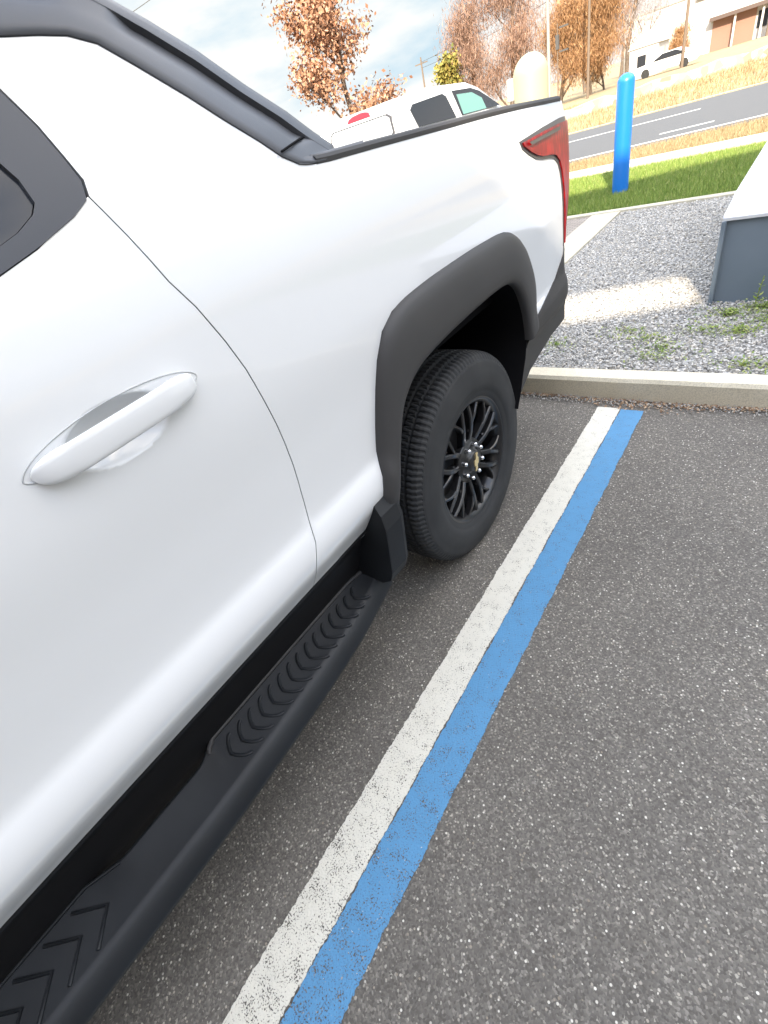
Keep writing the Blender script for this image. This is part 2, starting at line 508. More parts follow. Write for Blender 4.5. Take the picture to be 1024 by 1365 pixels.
# grass
def blades(name, n, x0, x1, y0, y1, z, hmin, hmax, w, mat, fn=None):
    x = rng.uniform(x0, x1, n); y = rng.uniform(y0, y1, n)
    if fn is not None:
        k = fn(x, y); x, y = x[k], y[k]; n = len(x)
    h = rng.uniform(hmin, hmax, n); a = rng.uniform(0, 6.28, n)
    dx, dy = np.cos(a)*w/2, np.sin(a)*w/2
    lx, ly = rng.normal(0, .35, n)*h, rng.normal(0, .35, n)*h
    V = np.stack([np.stack([x-dx, y-dy, np.full(n, z)], 1), np.stack([x+dx, y+dy, np.full(n, z)], 1), np.stack([x+lx, y+ly, z+h], 1)], 1).reshape(-1, 3)
    return tag(fast_mesh(name, V, np.arange(3*n), 3, mat), kind='stuff')
tag(blades('grass', 110000, -3.47, 2.5, 5.54, 8.39, .10, .03, .075, .007, 'grass_blade'), 'short mown green grass beyond the gravel', 'grass')
tag(blades('dry_grass', 26000, -3.4, 3, 9.23, 10.9, .095, .03, .10, .008, 'dry_blade', lambda x, y: y < 10.9+RS*x), 'sparse dry grass between footpath and road', 'grass')
tag(blades('straw_grass', 80000, -26, 8, 17.0, 34, .05, .05, .20, .03, 'dry_blade', lambda x, y: y > 18.15+RS*x), 'tan dry grass on the far side of the road', 'grass')
# weeds on gravel
wsp = [(.62, 1.95), (.78, 2.12), (.45, 1.98), (.55, 2.22), (.30, 1.72), (.25, 1.60), (.18, 1.85), (.70, 1.52), (.92, 2.28), (.72, 2.30), (.05, 1.95), (-.35, 1.75), (.82, 1.50), (1.1, 2.2)]
v = []; f = []
for i, (wx, wy) in enumerate(wsp):
    for k in range(420 if i in (0, 1, 8, 9, 3) else 150):
        a = random.uniform(0, 6.28); d = abs(random.gauss(0, .075)); hh = random.uniform(.004, .035)
        c = Vector((wx+d*math.cos(a)*1.4, wy+d*math.sin(a), .106+hh))
        q = random.uniform(.004, .012); t = random.uniform(0, 6.28)
        e1 = Vector((math.cos(t), math.sin(t), random.uniform(-.4, .9)))*q; e2 = Vector((-math.sin(t), math.cos(t), random.uniform(-.4, .4)))*q*.5
        b = len(v); v += [c-e1, c-e2, c+e1, c+e2]; f.append((b, b+1, b+2, b+3))
mbw = MB(); mbw.add(v, f)
tag(mbw.build('weeds', 'weed_leaf'), 'low green weeds creeping through the gravel before the cabinet', 'weeds', kind='stuff')
mbw = MB(); mbw.tube([(.66, 2.30, .09), (.665, 2.30, .20), (.675, 2.30, .30)], .003, 5)
for k in range(14):
    t = .3+.7*k/14; a = k*2.4; p = Vector((.665+.01*t, 2.30, .09+.21*t)); dd = Vector((math.cos(a), math.sin(a), .5)); w_ = Vector((-math.sin(a), math.cos(a), 0))
    L_ = .045*(1.2-t)
    mbw.add([p, p+dd*L_*.5+w_*L_*.25, p+dd*L_, p+dd*L_*.5-w_*L_*.25], [(0, 1, 2, 3)])
tag(mbw.build('weed_stalk', 'weed_leaf'), 'thin upright weed stalk standing against the cabinet front', 'weed')
# leaf litter along the kerb foot
v = []; f = []
for k in range(3200):
    x = random.uniform(-1.2, 3.2); y = KY0 - abs(random.gauss(0, .030+.018*math.sin(x*5))) - .002
    q = random.uniform(.003, .011); t = random.uniform(0, 6.28)
    e1 = Vector((math.cos(t), math.sin(t), random.uniform(-.5, .5)))*q; e2 = Vector((-math.sin(t), math.cos(t), random.uniform(-.5, .5)))*q*.55
    c = Vector((x, y, .004+q*.4)); b = len(v)
    v += [c-e1, c-e2, c+e1, c+e2]; f.append((b, b+1, b+2, b+3))
mb = MB(); mb.add(v, f)
tag(mb.build('leaf_litter', 'dead_leaf'), 'thin line of brown leaf crumbs at the kerb foot', 'leaf litter', kind='stuff')
o = stones('grit', 1600, -1.2, 3.0, KY0-.075, KY0-.002, .003, .002, .006, 'stone')
tag(o, 'fine grit gathered along the foot of the kerb', 'grit')

# ------------------------------------------------------------------ unseen building added behind the viewer, shaped to cast shade and a sun strip
FA = math.atan(.42)
bd = empty('shade_building', (0, -9, 0), 'pale unseen building added behind the parking bay to shade it, with a roof gap for a strip of sun', 'building')
def fac_box(y0, y1, x0, x1, z0, z1, name, mat):
    mb = MB(); mb.box(x0, x1, y0, y1, z0, z1)
    c, s = math.cos(FA), math.sin(FA)
    mb.v = [(x*c - y*s, -9.0 + x*s + y*c, z) for x, y, z in mb.v]
    return mb.build(name, mat, bd)
TE = math.tan(SUN_EL)/(SUN_DY-.42*SUN_DX)
def zc(c): return .12 + (c+9.0)*TE
fac_box(-9, -.02, -34, 34, 0, zc(2.33), 'wall', 'beige_wall')
fac_box(-.25, 0, -34, 34, zc(3.15), zc(7.75), 'shade_screen', 'beige_wall')  # screen added above the gap to shade the ground beyond the sun strip
fac_box(-.22, -.01, 4.46, 34, zc(2.33), zc(3.15), 'gap_blocker', 'beige_wall')  # block added in the gap to keep sun off the cabinet front
for k in range(3):
    fac_box(-.22, -.05, -30+k*12, -29.6+k*12, zc(2.33), zc(3.15), 'column', 'beige_wall')
fac_box(-.018, .0, -24, 24, .5, 3.2, 'window', 'dark_glass')

# ------------------------------------------------------------------ the near white pickup
XC = -1.04
ZK = [.50, .58, .64, .69, .73, .80, .95, 1.15, 1.30, 1.38, 1.46, 1.6, 1.8, 2.0]
XK = [-.088, -.058, -.024, -.004, -.004, -.021, -.014, 0., -.004, -.016, -.04, -.095, -.18, -.28]
def pch(xs, ys):
    n = len(xs); h = [xs[i+1]-xs[i] for i in range(n-1)]; d = [(ys[i+1]-ys[i])/h[i] for i in range(n-1)]
    mm = [d[0]] + [(0 if d[i-1]*d[i] <= 0 else 2*d[i-1]*d[i]/(d[i-1]+d[i])) for i in range(1, n-1)] + [d[-1]]
    def f(x):
        if x <= xs[0]: return ys[0]+mm[0]*(x-xs[0])
        if x >= xs[-1]: return ys[-1]+mm[-1]*(x-xs[-1])
        i = max(j for j in range(n-1) if xs[j] <= x); t = (x-xs[i])/h[i]
        return (2*t**3-3*t*t+1)*ys[i]+(t**3-2*t*t+t)*h[i]*mm[i]+(-2*t**3+3*t*t)*ys[i+1]+(t**3-t*t)*h[i]*mm[i+1]
    return f
SZ = pch(ZK, XK)
YE = 1.149
def plan(y):
    g = 0.
    if y > .2: g -= .03*((y-.2)/.9)**2
    if y > 1.0:
        u = min(y-1.0, .1499); g -= .15 - math.sqrt(.15**2-u*u)
    if y < -3.2: g -= .09*((-3.2-y)/1.5)**2
    return g
def S(y, z): return SZ(z) + plan(y)
HC = (-1.075, 1.214)
def Sdoor(y, z):
    r2 = ((y-HC[0])/.090)**2 + ((z-HC[1])/.047)**2
    d = 0.
    if r2 < 1: d = .034*(1-r2)**.95
    return S(y, z) - d

truck = empty('pickup_truck', (XC, -1.85, 0), 'white electric crew cab pickup with black running board, backed in beside the blue line', 'pickup truck')

def panel(name, poly, mat, parent, surf=S, off=0., thick=.016, step=.028, mirror=False, edge_mat=None, holes=(), dense=None, crease=None):
    """a body panel: (y,z) outline laid on the body surface with a rolled edge"""
    def resample(p):
        out = []
        n = len(p)
        for i in range(n):
            a, b = Vector(p[i]), Vector(p[(i+1) % n]); k = max(1, int((b-a).length/step))
            for j in range(k): out.append(tuple(a+(b-a)*(j/k)))
        return out
    loops = [resample(poly)] + [resample(h) for h in holes]
    pts = []; edges = []; 
    for lp in loops:
        b = len(pts); pts += lp; edges += [(b+i, b+(i+1) % len(lp)) for i in range(len(lp))]
    if crease:
        for lp in crease:
            b = len(pts); pts += lp; edges += [(b+i, b+(i+1) % len(lp)) for i in range(len(lp))]
    ys = [q[0] for q in poly]; zs = [q[1] for q in poly]
    def inside(q, lp):
        c = False; j = len(lp)-1
        for i in range(len(lp)):
            if (lp[i][1] > q[1]) != (lp[j][1] > q[1]) and q[0] < (lp[j][0]-lp[i][0])*(q[1]-lp[i][1])/(lp[j][1]-lp[i][1])+lp[i][0]: c = not c
            j = i
        return c
    B = np.array(pts)
    y = min(ys)
    grid = []
    while y < max(ys):
        st = step
        if y > .98: st = .012
        if y > 1.10: st = .005
        if dense and dense[0] < y < dense[1]: st = .005
        z = min(zs)
        while z < max(zs):
            grid.append((y, z))
            z += (.005 if (dense and dense[0] < y < dense[1] and dense[2] < z < dense[3]) else step)
        y += st
    for q in grid:
        if inside(q, loops[0]) and not any(inside(q, h) for h in loops[1:]):
            mind = np.min(np.hypot(B[:, 0]-q[0], B[:, 1]-q[1]))
            if mind > min(step*.45, .004 if q[0] > 1.0 else (.0025 if dense and dense[0] < q[0] < dense[1] and dense[2] < q[1] < dense[3] else 1)): pts.append(q)
    co, ed, fa, *_ = delaunay_2d_cdt([Vector(q) for q in pts], edges, [], 1, 1e-6)
    if holes:
        hl = loops[1:]
        fa = [t for t in fa if not any(inside(((co[t[0]].x+co[t[1]].x+co[t[2]].x)/3, (co[t[0]].y+co[t[1]].y+co[t[2]].y)/3), h) for h in hl)]
    e = 1e-3
    V = []; N = []
    for q in co:
        x = surf(q.x, q.y)+off
        gy = (surf(min(q.x+e, YE), q.y)-surf(q.x-e, q.y))/(min(q.x+e, YE)-(q.x-e)); gz = (surf(q.x, q.y+e)-surf(q.x, q.y-e))/(2*e)
        V.append((x, q.x, q.y)); N.append(Vector((1, -gy, -gz)).normalized())
    F = []
    for t in fa:
        a, b, c = [co[i] for i in t]
        cr_ = (b.x-a.x)*(c.y-a.y)-(b.y-a.y)*(c.x-a.x)
        F.append(tuple(t) if cr_ > 0 else tuple(t)[::-1])
    nf = len(F); mi = [0]*nf
    # rolled edge: boundary edges of the face set
    cnt = {}
    for t in F:
        for i in range(3):
            a, b = t[i], t[(i+1) % 3]
            if (b, a) in cnt: del cnt[(b, a)]
            else: cnt[(a, b)] = 1
    for (a, b) in list(cnt):
        pa, pb = Vector(V[a]), Vector(V[b])
        na, nb = N[a], N[b]
        k = len(V)
        V += [tuple(pa), tuple(pb), tuple(pb-nb*thick), tuple(pa-na*thick)]
        w = (pb-pa).cross(-na)
        if w.length < 1e-9: w = Vector((0, 0, 1))
        w = -w.normalized()
        N += [w]*4
        F.append((k+1, k, k+3, k+2)); mi.append(1 if edge_mat else 0)
    if mirror:
        V = [(2*XC-x, y, z) for x, y, z in V]; N = [Vector((-n.x, n.y, n.z)) for n in N]
        F = [f[::-1] for f in F]
    o0 = origin(parent)
    me = bpy.data.meshes.new(name)
    me.from_pydata([(x-o0.x, y-o0.y, z-o0.z) for x, y, z in V], [], F)
    me.materials.append(M[mat].m)
    if edge_mat: me.materials.append(M[edge_mat].m)
    me.polygons.foreach_set('material_index', mi)
    me.polygons.foreach_set('use_smooth', [True]*len(F))
    me.update()
    me.normals_split_custom_set_from_vertices([tuple(n) for n in N])
    o = bpy.data.objects.new(name, me); COL.objects.link(o); o.parent = parent; ORG[o.name] = o0
    return o

CUT = [(-.905, 1.503), (-.889, 1.444), (-.872, 1.371), (-.851, 1.321), (-.829, 1.252), (-.814, 1.19), (-.806, 1.126), (-.798, 1.06), (-.795, 1.009), (-.795, .95), (-.799, .905), (-.806, .845), (-.816, .788), (-.833, .74), (-.851, .70), (-.862, .65), (-.868, .589)]
FLO = [(-.604, .560), (-.588, .60), (-.553, .70), (-.520, .804), (-.492, .89), (-.464, .965), (-.435, 1.033), (-.395, 1.090), (-.339, 1.120), (-.272, 1.131), (-.153, 1.137), (-.026, 1.138), (.116, 1.137), (.274, 1.131), (.340, 1.124), (.394, 1.108), (.450, 1.075), (.500, 1.035), (.550, .975), (.590, .915), (.603, .865), (.598, .79), (.570, .722)]
FLI = [(-.540, .585), (-.518, .649), (-.470, .75), (-.423, .845), (-.395, .885), (-.345, .920), (-.288, .942), (-.20, .955), (-.082, .964), (.05, .969), (.18, .971), (.27, .969), (.325, .962), (.372, .945), (.410, .915), (.440, .870), (.470, .80), (.482, .735), (.484, .69)]
FLW = FLI + [(.478, .66), (.465, .62), (.43, .56)]
RAIL = [(-1.25, 1.735), (-.96, 1.705), (-.871, 1.693), (-.818, 1.692), (-.775, 1.689), (-.737, 1.677), (-.697, 1.646), (-.636, 1.596), (-.590, 1.554), (-.541, 1.513), (-.507, 1.481), (-.475, 1.463), (-.440, 1.456), (-.382, 1.453), (-.219, 1.449), (.128, 1.439), (.40, 1.431), (.581, 1.424), (.821, 1.412), (1.0, 1.404), (YE, 1.396)]
WIN = [(-.905, 1.503), (-.896, 1.523), (-.899, 1.553), (-.904, 1.594), (-.918, 1.642), (-.95, 1.675), (-1.02, 1.70), (-1.25, 1.728)]
REARLOW = [(.575, .712), (.622, .734), (.74, .758), (.90, .790), (1.008, .850), (1.07, .885), (YE, .90)]
BELT = [(-.905, 1.503), (-.943, 1.484), (-1.017, 1.462), (-1.082, 1.447), (-1.3, 1.435), (-1.9, 1.425), (-2.9, 1.40)]
G = .0014
for mir in (False, True):
    cut_r = [(y+G, z) for y, z in CUT]; cut_d = [(y-G, z) for y, z in CUT]
    low = [(-.60, .575)]
    bed_poly = cut_r + low[:0] + FLO[:] + REARLOW[1:] + RAIL[::-1] + [(y+.001, z) for y, z in WIN[::-1]][:-1]
    panel('bed_side', bed_poly, 'white_paint', truck, step=.03, mirror=mir, edge_mat='edge_seal', dense=None)
    door_poly = cut_d + [(-1.908, .589), (-1.90, .70), (-1.895, 1.2), (-1.905, 1.424)] + BELT[::-1][1:-1][0:4]
    dr = panel('rear_door', door_poly, 'white_paint', truck, surf=Sdoor, step=.03, mirror=mir, edge_mat='edge_seal', dense=(-1.19, -.96, 1.15, 1.28), crease=[[(HC[0]+.0905*k_*math.cos(a_/96*2*math.pi), HC[1]+.0473*k_*math.sin(a_/96*2*math.pi)) for a_ in range(96)] for k_ in (1.0, .955)])
    panel('front_door', [(-1.914, .589), (-1.908, .70), (-1.903, 1.2), (-1.912, 1.424), (-2.9, 1.40), (-3.02, 1.25), (-3.04, .9), (-2.98, .589)], 'white_paint', truck, step=.06, mirror=mir, edge_mat='edge_seal')
    panel('front_fender', [(-2.985, .589), (-3.045, .9), (-3.025, 1.25), (-2.92, 1.395), (-3.6, 1.33), (-4.3, 1.24), (-4.62, 1.10), (-4.64, .62), (-4.3, .60), (-4.22, .80), (-4.10, .95), (-3.9, 1.03), (-3.6, 1.03), (-3.36, .94), (-3.25, .80), (-3.20, .60)], 'white_paint', truck, step=.06, mirror=mir)
    # window surround and glass
    ring_o = [(y, z) for y, z in BELT[::-1]][1:] + WIN[1:] + [(-1.9, 1.75)]
    ring_o = [(-1.9, 1.427), (-1.3, 1.437), (-1.082, 1.449), (-1.017, 1.464), (-.943, 1.486), (-.912, 1.500), (-.901, 1.523), (-.903, 1.553), (-.908, 1.594), (-.922, 1.640), (-.953, 1.671), (-1.02, 1.696), (-1.25, 1.724), (-1.9, 1.75)]
    glass = [(-1.84, 1.478), (-1.3, 1.478), (-1.10, 1.476), (-1.059, 1.477), (-1.025, 1.486), (-.993, 1.500), (-.980, 1.512), (-.978, 1.540), (-.985, 1.562), (-1.02, 1.61), (-1.08, 1.645), (-1.3, 1.675), (-1.84, 1.69)]
    wt = panel('window_trim', ring_o, 'window_black', dr, off=.003, step=.035, thick=.02, mirror=mir, holes=[glass])
    panel('window', [(HC[0]+(y-HC[0])*1.002, z) for y, z in glass], 'dark_glass', dr, off=-.004, step=.04, thick=.003, mirror=mir)
    panel('front_window', [(-1.93, 1.43), (-2.75, 1.42), (-2.3, 1.74), (-1.93, 1.75)], 'dark_glass', truck, off=.0, step=.06, thick=.01, mirror=mir)
sgn = lambda mir: (lambda x: 2*XC-x) if mir else (lambda x: x)

# dark backing behind shut lines (inner body)
for mir in (False, True):
    panel('inner_body', [(-3.0, .60), (-.66, .60), (-.58, .80), (-.53, .98), (-.44, 1.14), (.40, 1.17), (.62, .98), (.66, .79), (1.10, .91), (1.10, 1.38), (-.46, 1.44), (-.78, 1.67), (-1.9, 1.70), (-1.9, 1.40), (-2.9, 1.38)], 'edge_seal', truck, off=-.030, step=.07, thick=.02, mirror=mir)

# wheel flares
def flare(outer, inner, mir, yshift=0., parent=truck):
    X = sgn(mir)
    def rs(p, n):
        L_ = [0]
        for a, b in zip(p, p[1:]): L_.append(L_[-1]+math.hypot(b[0]-a[0], b[1]-a[1]))
        out = []
        for i in range(n):
            t = L_[-1]*i/(n-1); k = max(j for j in range(len(L_)-1) if L_[j] <= t+1e-9)
            u = (t-L_[k])/(L_[k+1]-L_[k]); out.append((p[k][0]+(p[k+1][0]-p[k][0])*u, p[k][1]+(p[k+1][1]-p[k][1])*u))
        return out
    def smooth(p, it=3):
        for _ in range(it):
            p = [p[0]] + [((a[0]+2*b[0]+c[0])/4, (a[1]+2*b[1]+c[1])/4) for a, b, c in zip(p, p[1:], p[2:])] + [p[-1]]
        return p
    n = 110
    O = smooth(rs(outer, n)); I = smooth(rs(inner, n))
    rings = []
    prof = [(-.012, -.010), (0., .005), (.03, .0135), (.10, .022), (.22, .0275), (.45, .028), (.70, .025), (.86, .021), (.955, .014), (.99, .006), (1.0, -.004)]
    for i in range(n):
        o_, i_ = O[i], I[i]
        r = []
        t = i/(n-1)
        xi = .004
        for u, h in prof:
            y = o_[0]+(i_[0]-o_[0])*u; z = o_[1]+(i_[1]-o_[1])*u
            xb = S(o_[0], o_[1])*(1-u) + xi*u
            r.append((X(xb+h*1.0), y+yshift, z))
        r.append((X(-.012), i_[0]+yshift, i_[1]+.002))
        rings.append(r)
    mb = MB(); mb.loft(rings, closed=False, cap=False, smooth=True)
    return fix_flip(mb.build('wheel_flare', 'flare_plastic', parent), mir)
def fix_flip(o, mir):
    return o
for mir in (False, True):
    flare(FLO, FLI, mir)
    FOF = [(-.50, .60), (-.50, .72), (-.48, .90), (-.42, 1.02), (-.28, 1.09), (0, 1.11), (.28, 1.09), (.42, 1.02), (.50, .90), (.54, .75), (.55, .60)]
    FIF = [(-.44, .60), (-.44, .72), (-.42, .84), (-.35, .92), (-.22, .96), (0, .97), (.22, .96), (.35, .92), (.42, .84), (.45, .75), (.46, .60)]
    flare([(y, z) for y, z in FOF], FIF, mir, -3.70)
    # wheel house liner
    X = sgn(mir)
    for ys in (0., -3.7):
        mb = MB()
        arc = FLW + [(.40, .50), (.36, .44)]
        mb.loft([[(X(-.006), y+ys, z+.002) for y, z in arc], [(X(-.15), y+ys, z+.02) for y, z in arc], [(X(-.44), y+ys, z) for y, z in arc]], closed=False, cap=False)
        mb.add([(X(-.44), y+ys, z) for y, z in arc]+[(X(-.44), .36+ys, .30), (X(-.44), -.54+ys, .30)], [tuple(range(len(arc)+2))])
        mb.build('wheel_liner', 'liner_black', truck)

# mud guard in front of the rear wheel
for mir in (False, True):
    X = sgn(mir)
    mb = MB()
    prof = [(-.22, .400), (-.015, .400), (.020, .418), (.030, .45), (.030, .60), (.018, .645), (-.01, .685), (-.22, .685)]
    rings = [[(X(x*.96-.004), -.632, z) for x, z in prof], [(X(x-.004), -.628, z) for x, z in prof], [(X(x), -.560, z-.0) for x, z in prof], [(X(x-.004), -.545, z) for x, z in prof]]
    # lean: the upper part follows the flare leg backwards
    rings = [[(x, y+.20*(z-.375)-.035, z) for x, y, z in r] for r in rings]
    mb.loft(rings, smooth=False)
    fix_normals(mb.build('mud_flap', 'step_plastic', truck))

# sill skirt
for mir in (False, True):
    X = sgn(mir); mb = MB()
    rings = []
    for i in range(41):
        y = -3.15 + (2.56)*i/40
        rings.append([(X(x), y, z) for x, z in ((-.062, .600), (-.052, .586), (-.056, .574), (-.075, .560), (-.090, .52), (-.105, .46), (-.125, .40), (-.15, .34), (-.24, .31), (-.4, .30))])
    mb.loft(rings, closed=False, cap=False)
    sk = mb.build('sill', 'black_plastic', truck)
    for (ya, yb) in ((-.87, -.80), (-1.00, -.97)):
        mb = MB(); mb.box(min(X(-.150), X(-.115)), max(X(-.150), X(-.115)), ya, yb, .395, .412, .004)
        mb.build('step_bracket', 'step_plastic', sk)

# running board
def board(mir):
    X = sgn(mir)
    mb = MB(); rings = []
    N = 150
    for i in range(N+1):
        y = -.615 - (2.45)*i/N
        d = min(y+3.065+.0, 3)  # distance from front end
        t = min(1., (-.615-y)/.42); t2 = min(1., max(0, (y+3.065))/.42)
        k = min(t, t2); k = 1-(1-k)**2
        xo = pch([-3.07, -2.7, -1.8, -1.42, -1.2, -.88, -.615], [-.03, .03, .046, .047, .040, .018, -.030])(y)   # lower outer edge
        xt = xo - .026                 # top outer edge
        xi = -.125
        # the board narrows between the two step pads
        def stp(a, b, v): return max(0., min(1., (v-a)/(b-a)))
        nar = stp(-1.30, -1.34, y)*(1-stp(-1.56, -1.63, y)) if y > -1.8 else 0
        xi += .026*nar
        zt = .405
        rings.append([(X(a), y, b) for a, b in ((xi-.004, zt-.04), (xi-.002, zt-.002), (xi+.002, zt+.004), (xi+.010, zt+.004), (xi+.014, zt-.001), (xt-.012, zt-.001), (xt-.004, zt-.003), (xt+.006, zt-.010), (xt*.5+xo*.5+.002, zt-.026), (xo, zt-.050), (xo-.002, zt-.064), (xo-.018, zt-.078), (xi+.02, zt-.085))])
    mb.loft(rings, smooth=True)
    b = fix_normals(mb.build('running_board', 'step_plastic', truck))
    # ribs on the step pads
    for j in range(15):
        yc = -.735 - .0375*j
        mb = MB()
        kx = max(0, 1-(-.615-yc)/.42); wx = 1-.5*kx*kx
        pts = [(X(-.050 + .046*(1-.42*kx*kx)*math.cos(a) - .022*kx*kx), yc-.020*math.sin(a)*1.0+.012*abs(math.cos(a)), .4035) for a in [math.pi*q/10 for q in range(11)]]
        mb.tube(pts, .0048, 8)
        mb.build('tread_rib', 'step_plastic', b)
    for j in range(8):
        yc = -1.68 - .060*j
        mb = MB(); mb.tube([(X(-.105), yc, .4055), (X(-.048), yc+.055, .4055), (X(.006), yc+.008, .4055)], .0040, 6)
        mb.build('tread_rib', 'step_plastic', b)
    mb = MB()
    mb.tube([(X(-.112), -.66, .408), (X(-.119), -.72, .412), (X(-.122), -.95, .414), (X(-.122), -1.28, .414), (X(-.108), -1.305, .411), (X(-.104), -1.31, .404)], .0068, 8)
    mb.build('pad_rim', 'grey_plastic', b)
    mb = MB()
    mb.tube([(X(-.094), -1.57, .408), (X(-.119), -1.64, .412), (X(-.119), -2.2, .412)], .004, 8)
    mb.build('pad_rim', 'step_plastic', b)
board(False); board(True)

# handle on both rear doors
def handle(mir, yo=0., parent=truck):
    X = sgn(mir); h = 1.223
    A = (-1.217, 1.219); Bp = (-.922, 1.226)
    mb = MB(); rings = []
    N = 40
    for i in range(N+1):
        t = i/N; t = .5-.5*math.cos(math.pi*t); y = A[0]+(Bp[0]-A[0])*t; zc_ = A[1]+(Bp[1]-A[1])*t
        e = max(.02, (1-abs(2*t-1)**7)**.5)
        hw = .0235*e; 
        lift = .027*e + .004*math.sin(math.pi*t)
        base = .006 if (t < .18 or t > .80) else .016
        xs = S(y, zc_)
        r = []
        for q in range(16):
            a = 2*math.pi*q/16
            ca, sa = math.cos(a), math.sin(a)
            ca = math.copysign(abs(ca)**.55, ca); sa = math.copysign(abs(sa)**.6, sa)
            xm = (lift+base*e)/2; xh = max(.0015, (lift-base*e)/2)
            r.append((X(xs+xm+xh*ca), y+yo, zc_+hw*sa))
        rings.append(r)
    mb.loft(rings, smooth=True)
    ho = mb.build('door_handle', 'white_paint', parent)
    # gasket round the foot of the handle
    mb = MB()
    pts = []
    for k in range(48):
        a = 2*math.pi*k/48
        y = (A[0]+Bp[0])/2 + .153*math.cos(a); z = h + .0265*math.copysign(abs(math.sin(a))**.8, math.sin(a)) + .010*math.sin(2*a)*0
        pts.append((y, z))
    for (ya, yb) in ((-1.235, -1.158), (-.985, -.905)):
        rings = []
        seg = [(y, z) for y, z in pts]
    lp = []
    for k in range(61):
        q = 2*math.pi*k/60
        y = -1.070 + .157*math.cos(q); z = 1.2235 + .0035*math.cos(q) + (.037 if math.sin(q) > 0 else .028)*math.copysign(abs(math.sin(q))**1.15, math.sin(q))
        lp.append((X(Sdoor(y, z)+.0002), y+yo, z))
    mb.tube(lp, .0013, 6, cap=False)
    g = fix_normals(mb.build('handle_gasket', 'edge_seal', ho))
    return ho
for o in list(COL.objects):
    pass
doors = [o for o in COL.objects if o.name.startswith('rear_door')]
handle(False, 0, doors[0]); handle(True, 0, doors[1])
fd = [o for o in COL.objects if o.name.startswith('front_door')]
handle(False, -1.05, fd[0]); handle(True, -1.05, fd[1])

# dark sail trim running from the roof down to the bed rail
def sail(mir):
    X = sgn(mir)
    low = [(-2.6, 1.742), (-1.9, 1.760), (-1.25, 1.738), (-.96, 1.708), (-.871, 1.695), (-.818, 1.694), (-.775, 1.691), (-.737, 1.679), (-.697, 1.648), (-.636, 1.598), (-.590, 1.556), (-.541, 1.515), (-.507, 1.483), (-.475, 1.465), (-.440, 1.4585), (-.40, 1.456)]
    # crest line on the inside edge (x, y, z)
    top = [(-.36, -2.6, 1.93), (-.34, -1.9, 1.95), (-.30, -1.25, 1.915), (-.25, -.90, 1.835), (-.22, -.78, 1.805), (-.21, -.70, 1.785), (-.205, -.66, 1.764), (-.20, -.634, 1.745), (-.198, -.578, 1.718), (-.19, -.502, 1.672), (-.175, -.425, 1.612), (-.155, -.350, 1.556), (-.135, -.303, 1.509), (-.120, -.266, 1.476), (-.115, -.272, 1.469), (-.112, -.262, 1.463)]
    mb = MB(); rings = []
    n = 140
    def rs3(p, n):
        p = [Vector(q) for q in p]; L_ = [0]
        for a, b in zip(p, p[1:]): L_.append(L_[-1]+(b-a).length)
        return p, L_
    # parametrise both by index so the pairs stay matched
    K = len(low)
    for i in range(n):
        f = i/(n-1); f = (K-1)*(1-(1-f)**1.0); k = min(int(f), K-2); u = f-k
        lo = Vector((0, low[k][0]+(low[k+1][0]-low[k][0])*u, low[k][1]+(low[k+1][1]-low[k][1])*u)); lo.x = S(lo.y, lo.z)+.003
        tp = Vector(top[k]).lerp(Vector(top[k+1]), u)
        out = Vector((1, .25, .45)).normalized()
        # channel pressed into the strip
        def rec(a, b, v): 
            w = .9
            q = max(0, min(1, (v-a)/w, (b-v)/w)); return q*q*(3-2*q)
        d = max(rec(6.9, 12.4, f), rec(1.0, 5.6, f))
        r = [lo-out*.012]
        prof = [(0., 0.), (.03, .004), (.10, .006), (.30, .008), (.38, .008-.002*d), (.50, .008-.007*d), (.66, .009-.011*d), (.675, .010-.001*d), (.78, .011), (.92, .008), (.98, .002), (1.0, -.008)]
        if d > 0: pass
        for w, hgt in prof: r.append(lo.lerp(tp, w)+out*hgt)
        r.append(tp+Vector((-.02, .0, -.03))); r.append(tp+Vector((-.06, 0.0, -.06)))
        rings.append([(X(q.x), q.y, q.z) for q in r])
    mb.loft(rings, closed=False, cap=False, smooth=True)
    o = mb.build('sail_trim', 'sail_plastic', truck)
    # mark creases sharp
    me = o.data; nr = 15
    sharp = me.attributes.new('sharp_edge', 'BOOLEAN', 'EDGE')
    vals = [False]*len(me.edges)
    for e in me.edges:
        a, b = e.vertices
        if a % nr == b % nr and a % nr in (1, 5, 6, 7, 8, 12): vals[e.index] = a % nr in (7, 8, 1)
    sharp.data.foreach_set('value', vals)
    return o
sail(False); sail(True)
for mir in (False, True):
    X = sgn(mir); mb = MB(); mb.tube([(X(-.036), -.515, 1.490), (X(-.055), -.462, 1.497), (X(-.085), -.405, 1.503), (X(-.115), -.350, 1.507), (X(-.132), -.318, 1.505)], .0022, 6); mb.build('trim_seam', 'liner_black', truck)

# bed rail cap
def rail(mir):
    X = sgn(mir)
    R_ = [(-.425, 1.4575), (-.382, 1.455), (-.219, 1.451), (.128, 1.441), (.40, 1.433), (.581, 1.426), (.821, 1.414), (1.0, 1.406), (1.10, 1.400)]
    mb = MB(); rings = []
    for y, z in R_:
        x = S(y, z)
        wd = .09
        rings.append([(X(a), y, b) for a, b in ((x-.012, z-.012), (x+.003, z-.002), (x+.003, z+.006), (x-.002, z+.012), (x-.012, z+.015), (x-.045, z+.0155), (x-.048, z+.012), (x-.052, z+.012), (x-.055, z+.0165), (x-wd, z+.017), (x-wd-.006, z+.010), (x-wd-.006, z-.03))])
    mb.loft(rings, closed=False, cap=False, smooth=False)
    return mb.build('bed_rail', 'grey_plastic', truck)
rail(False); rail(True)
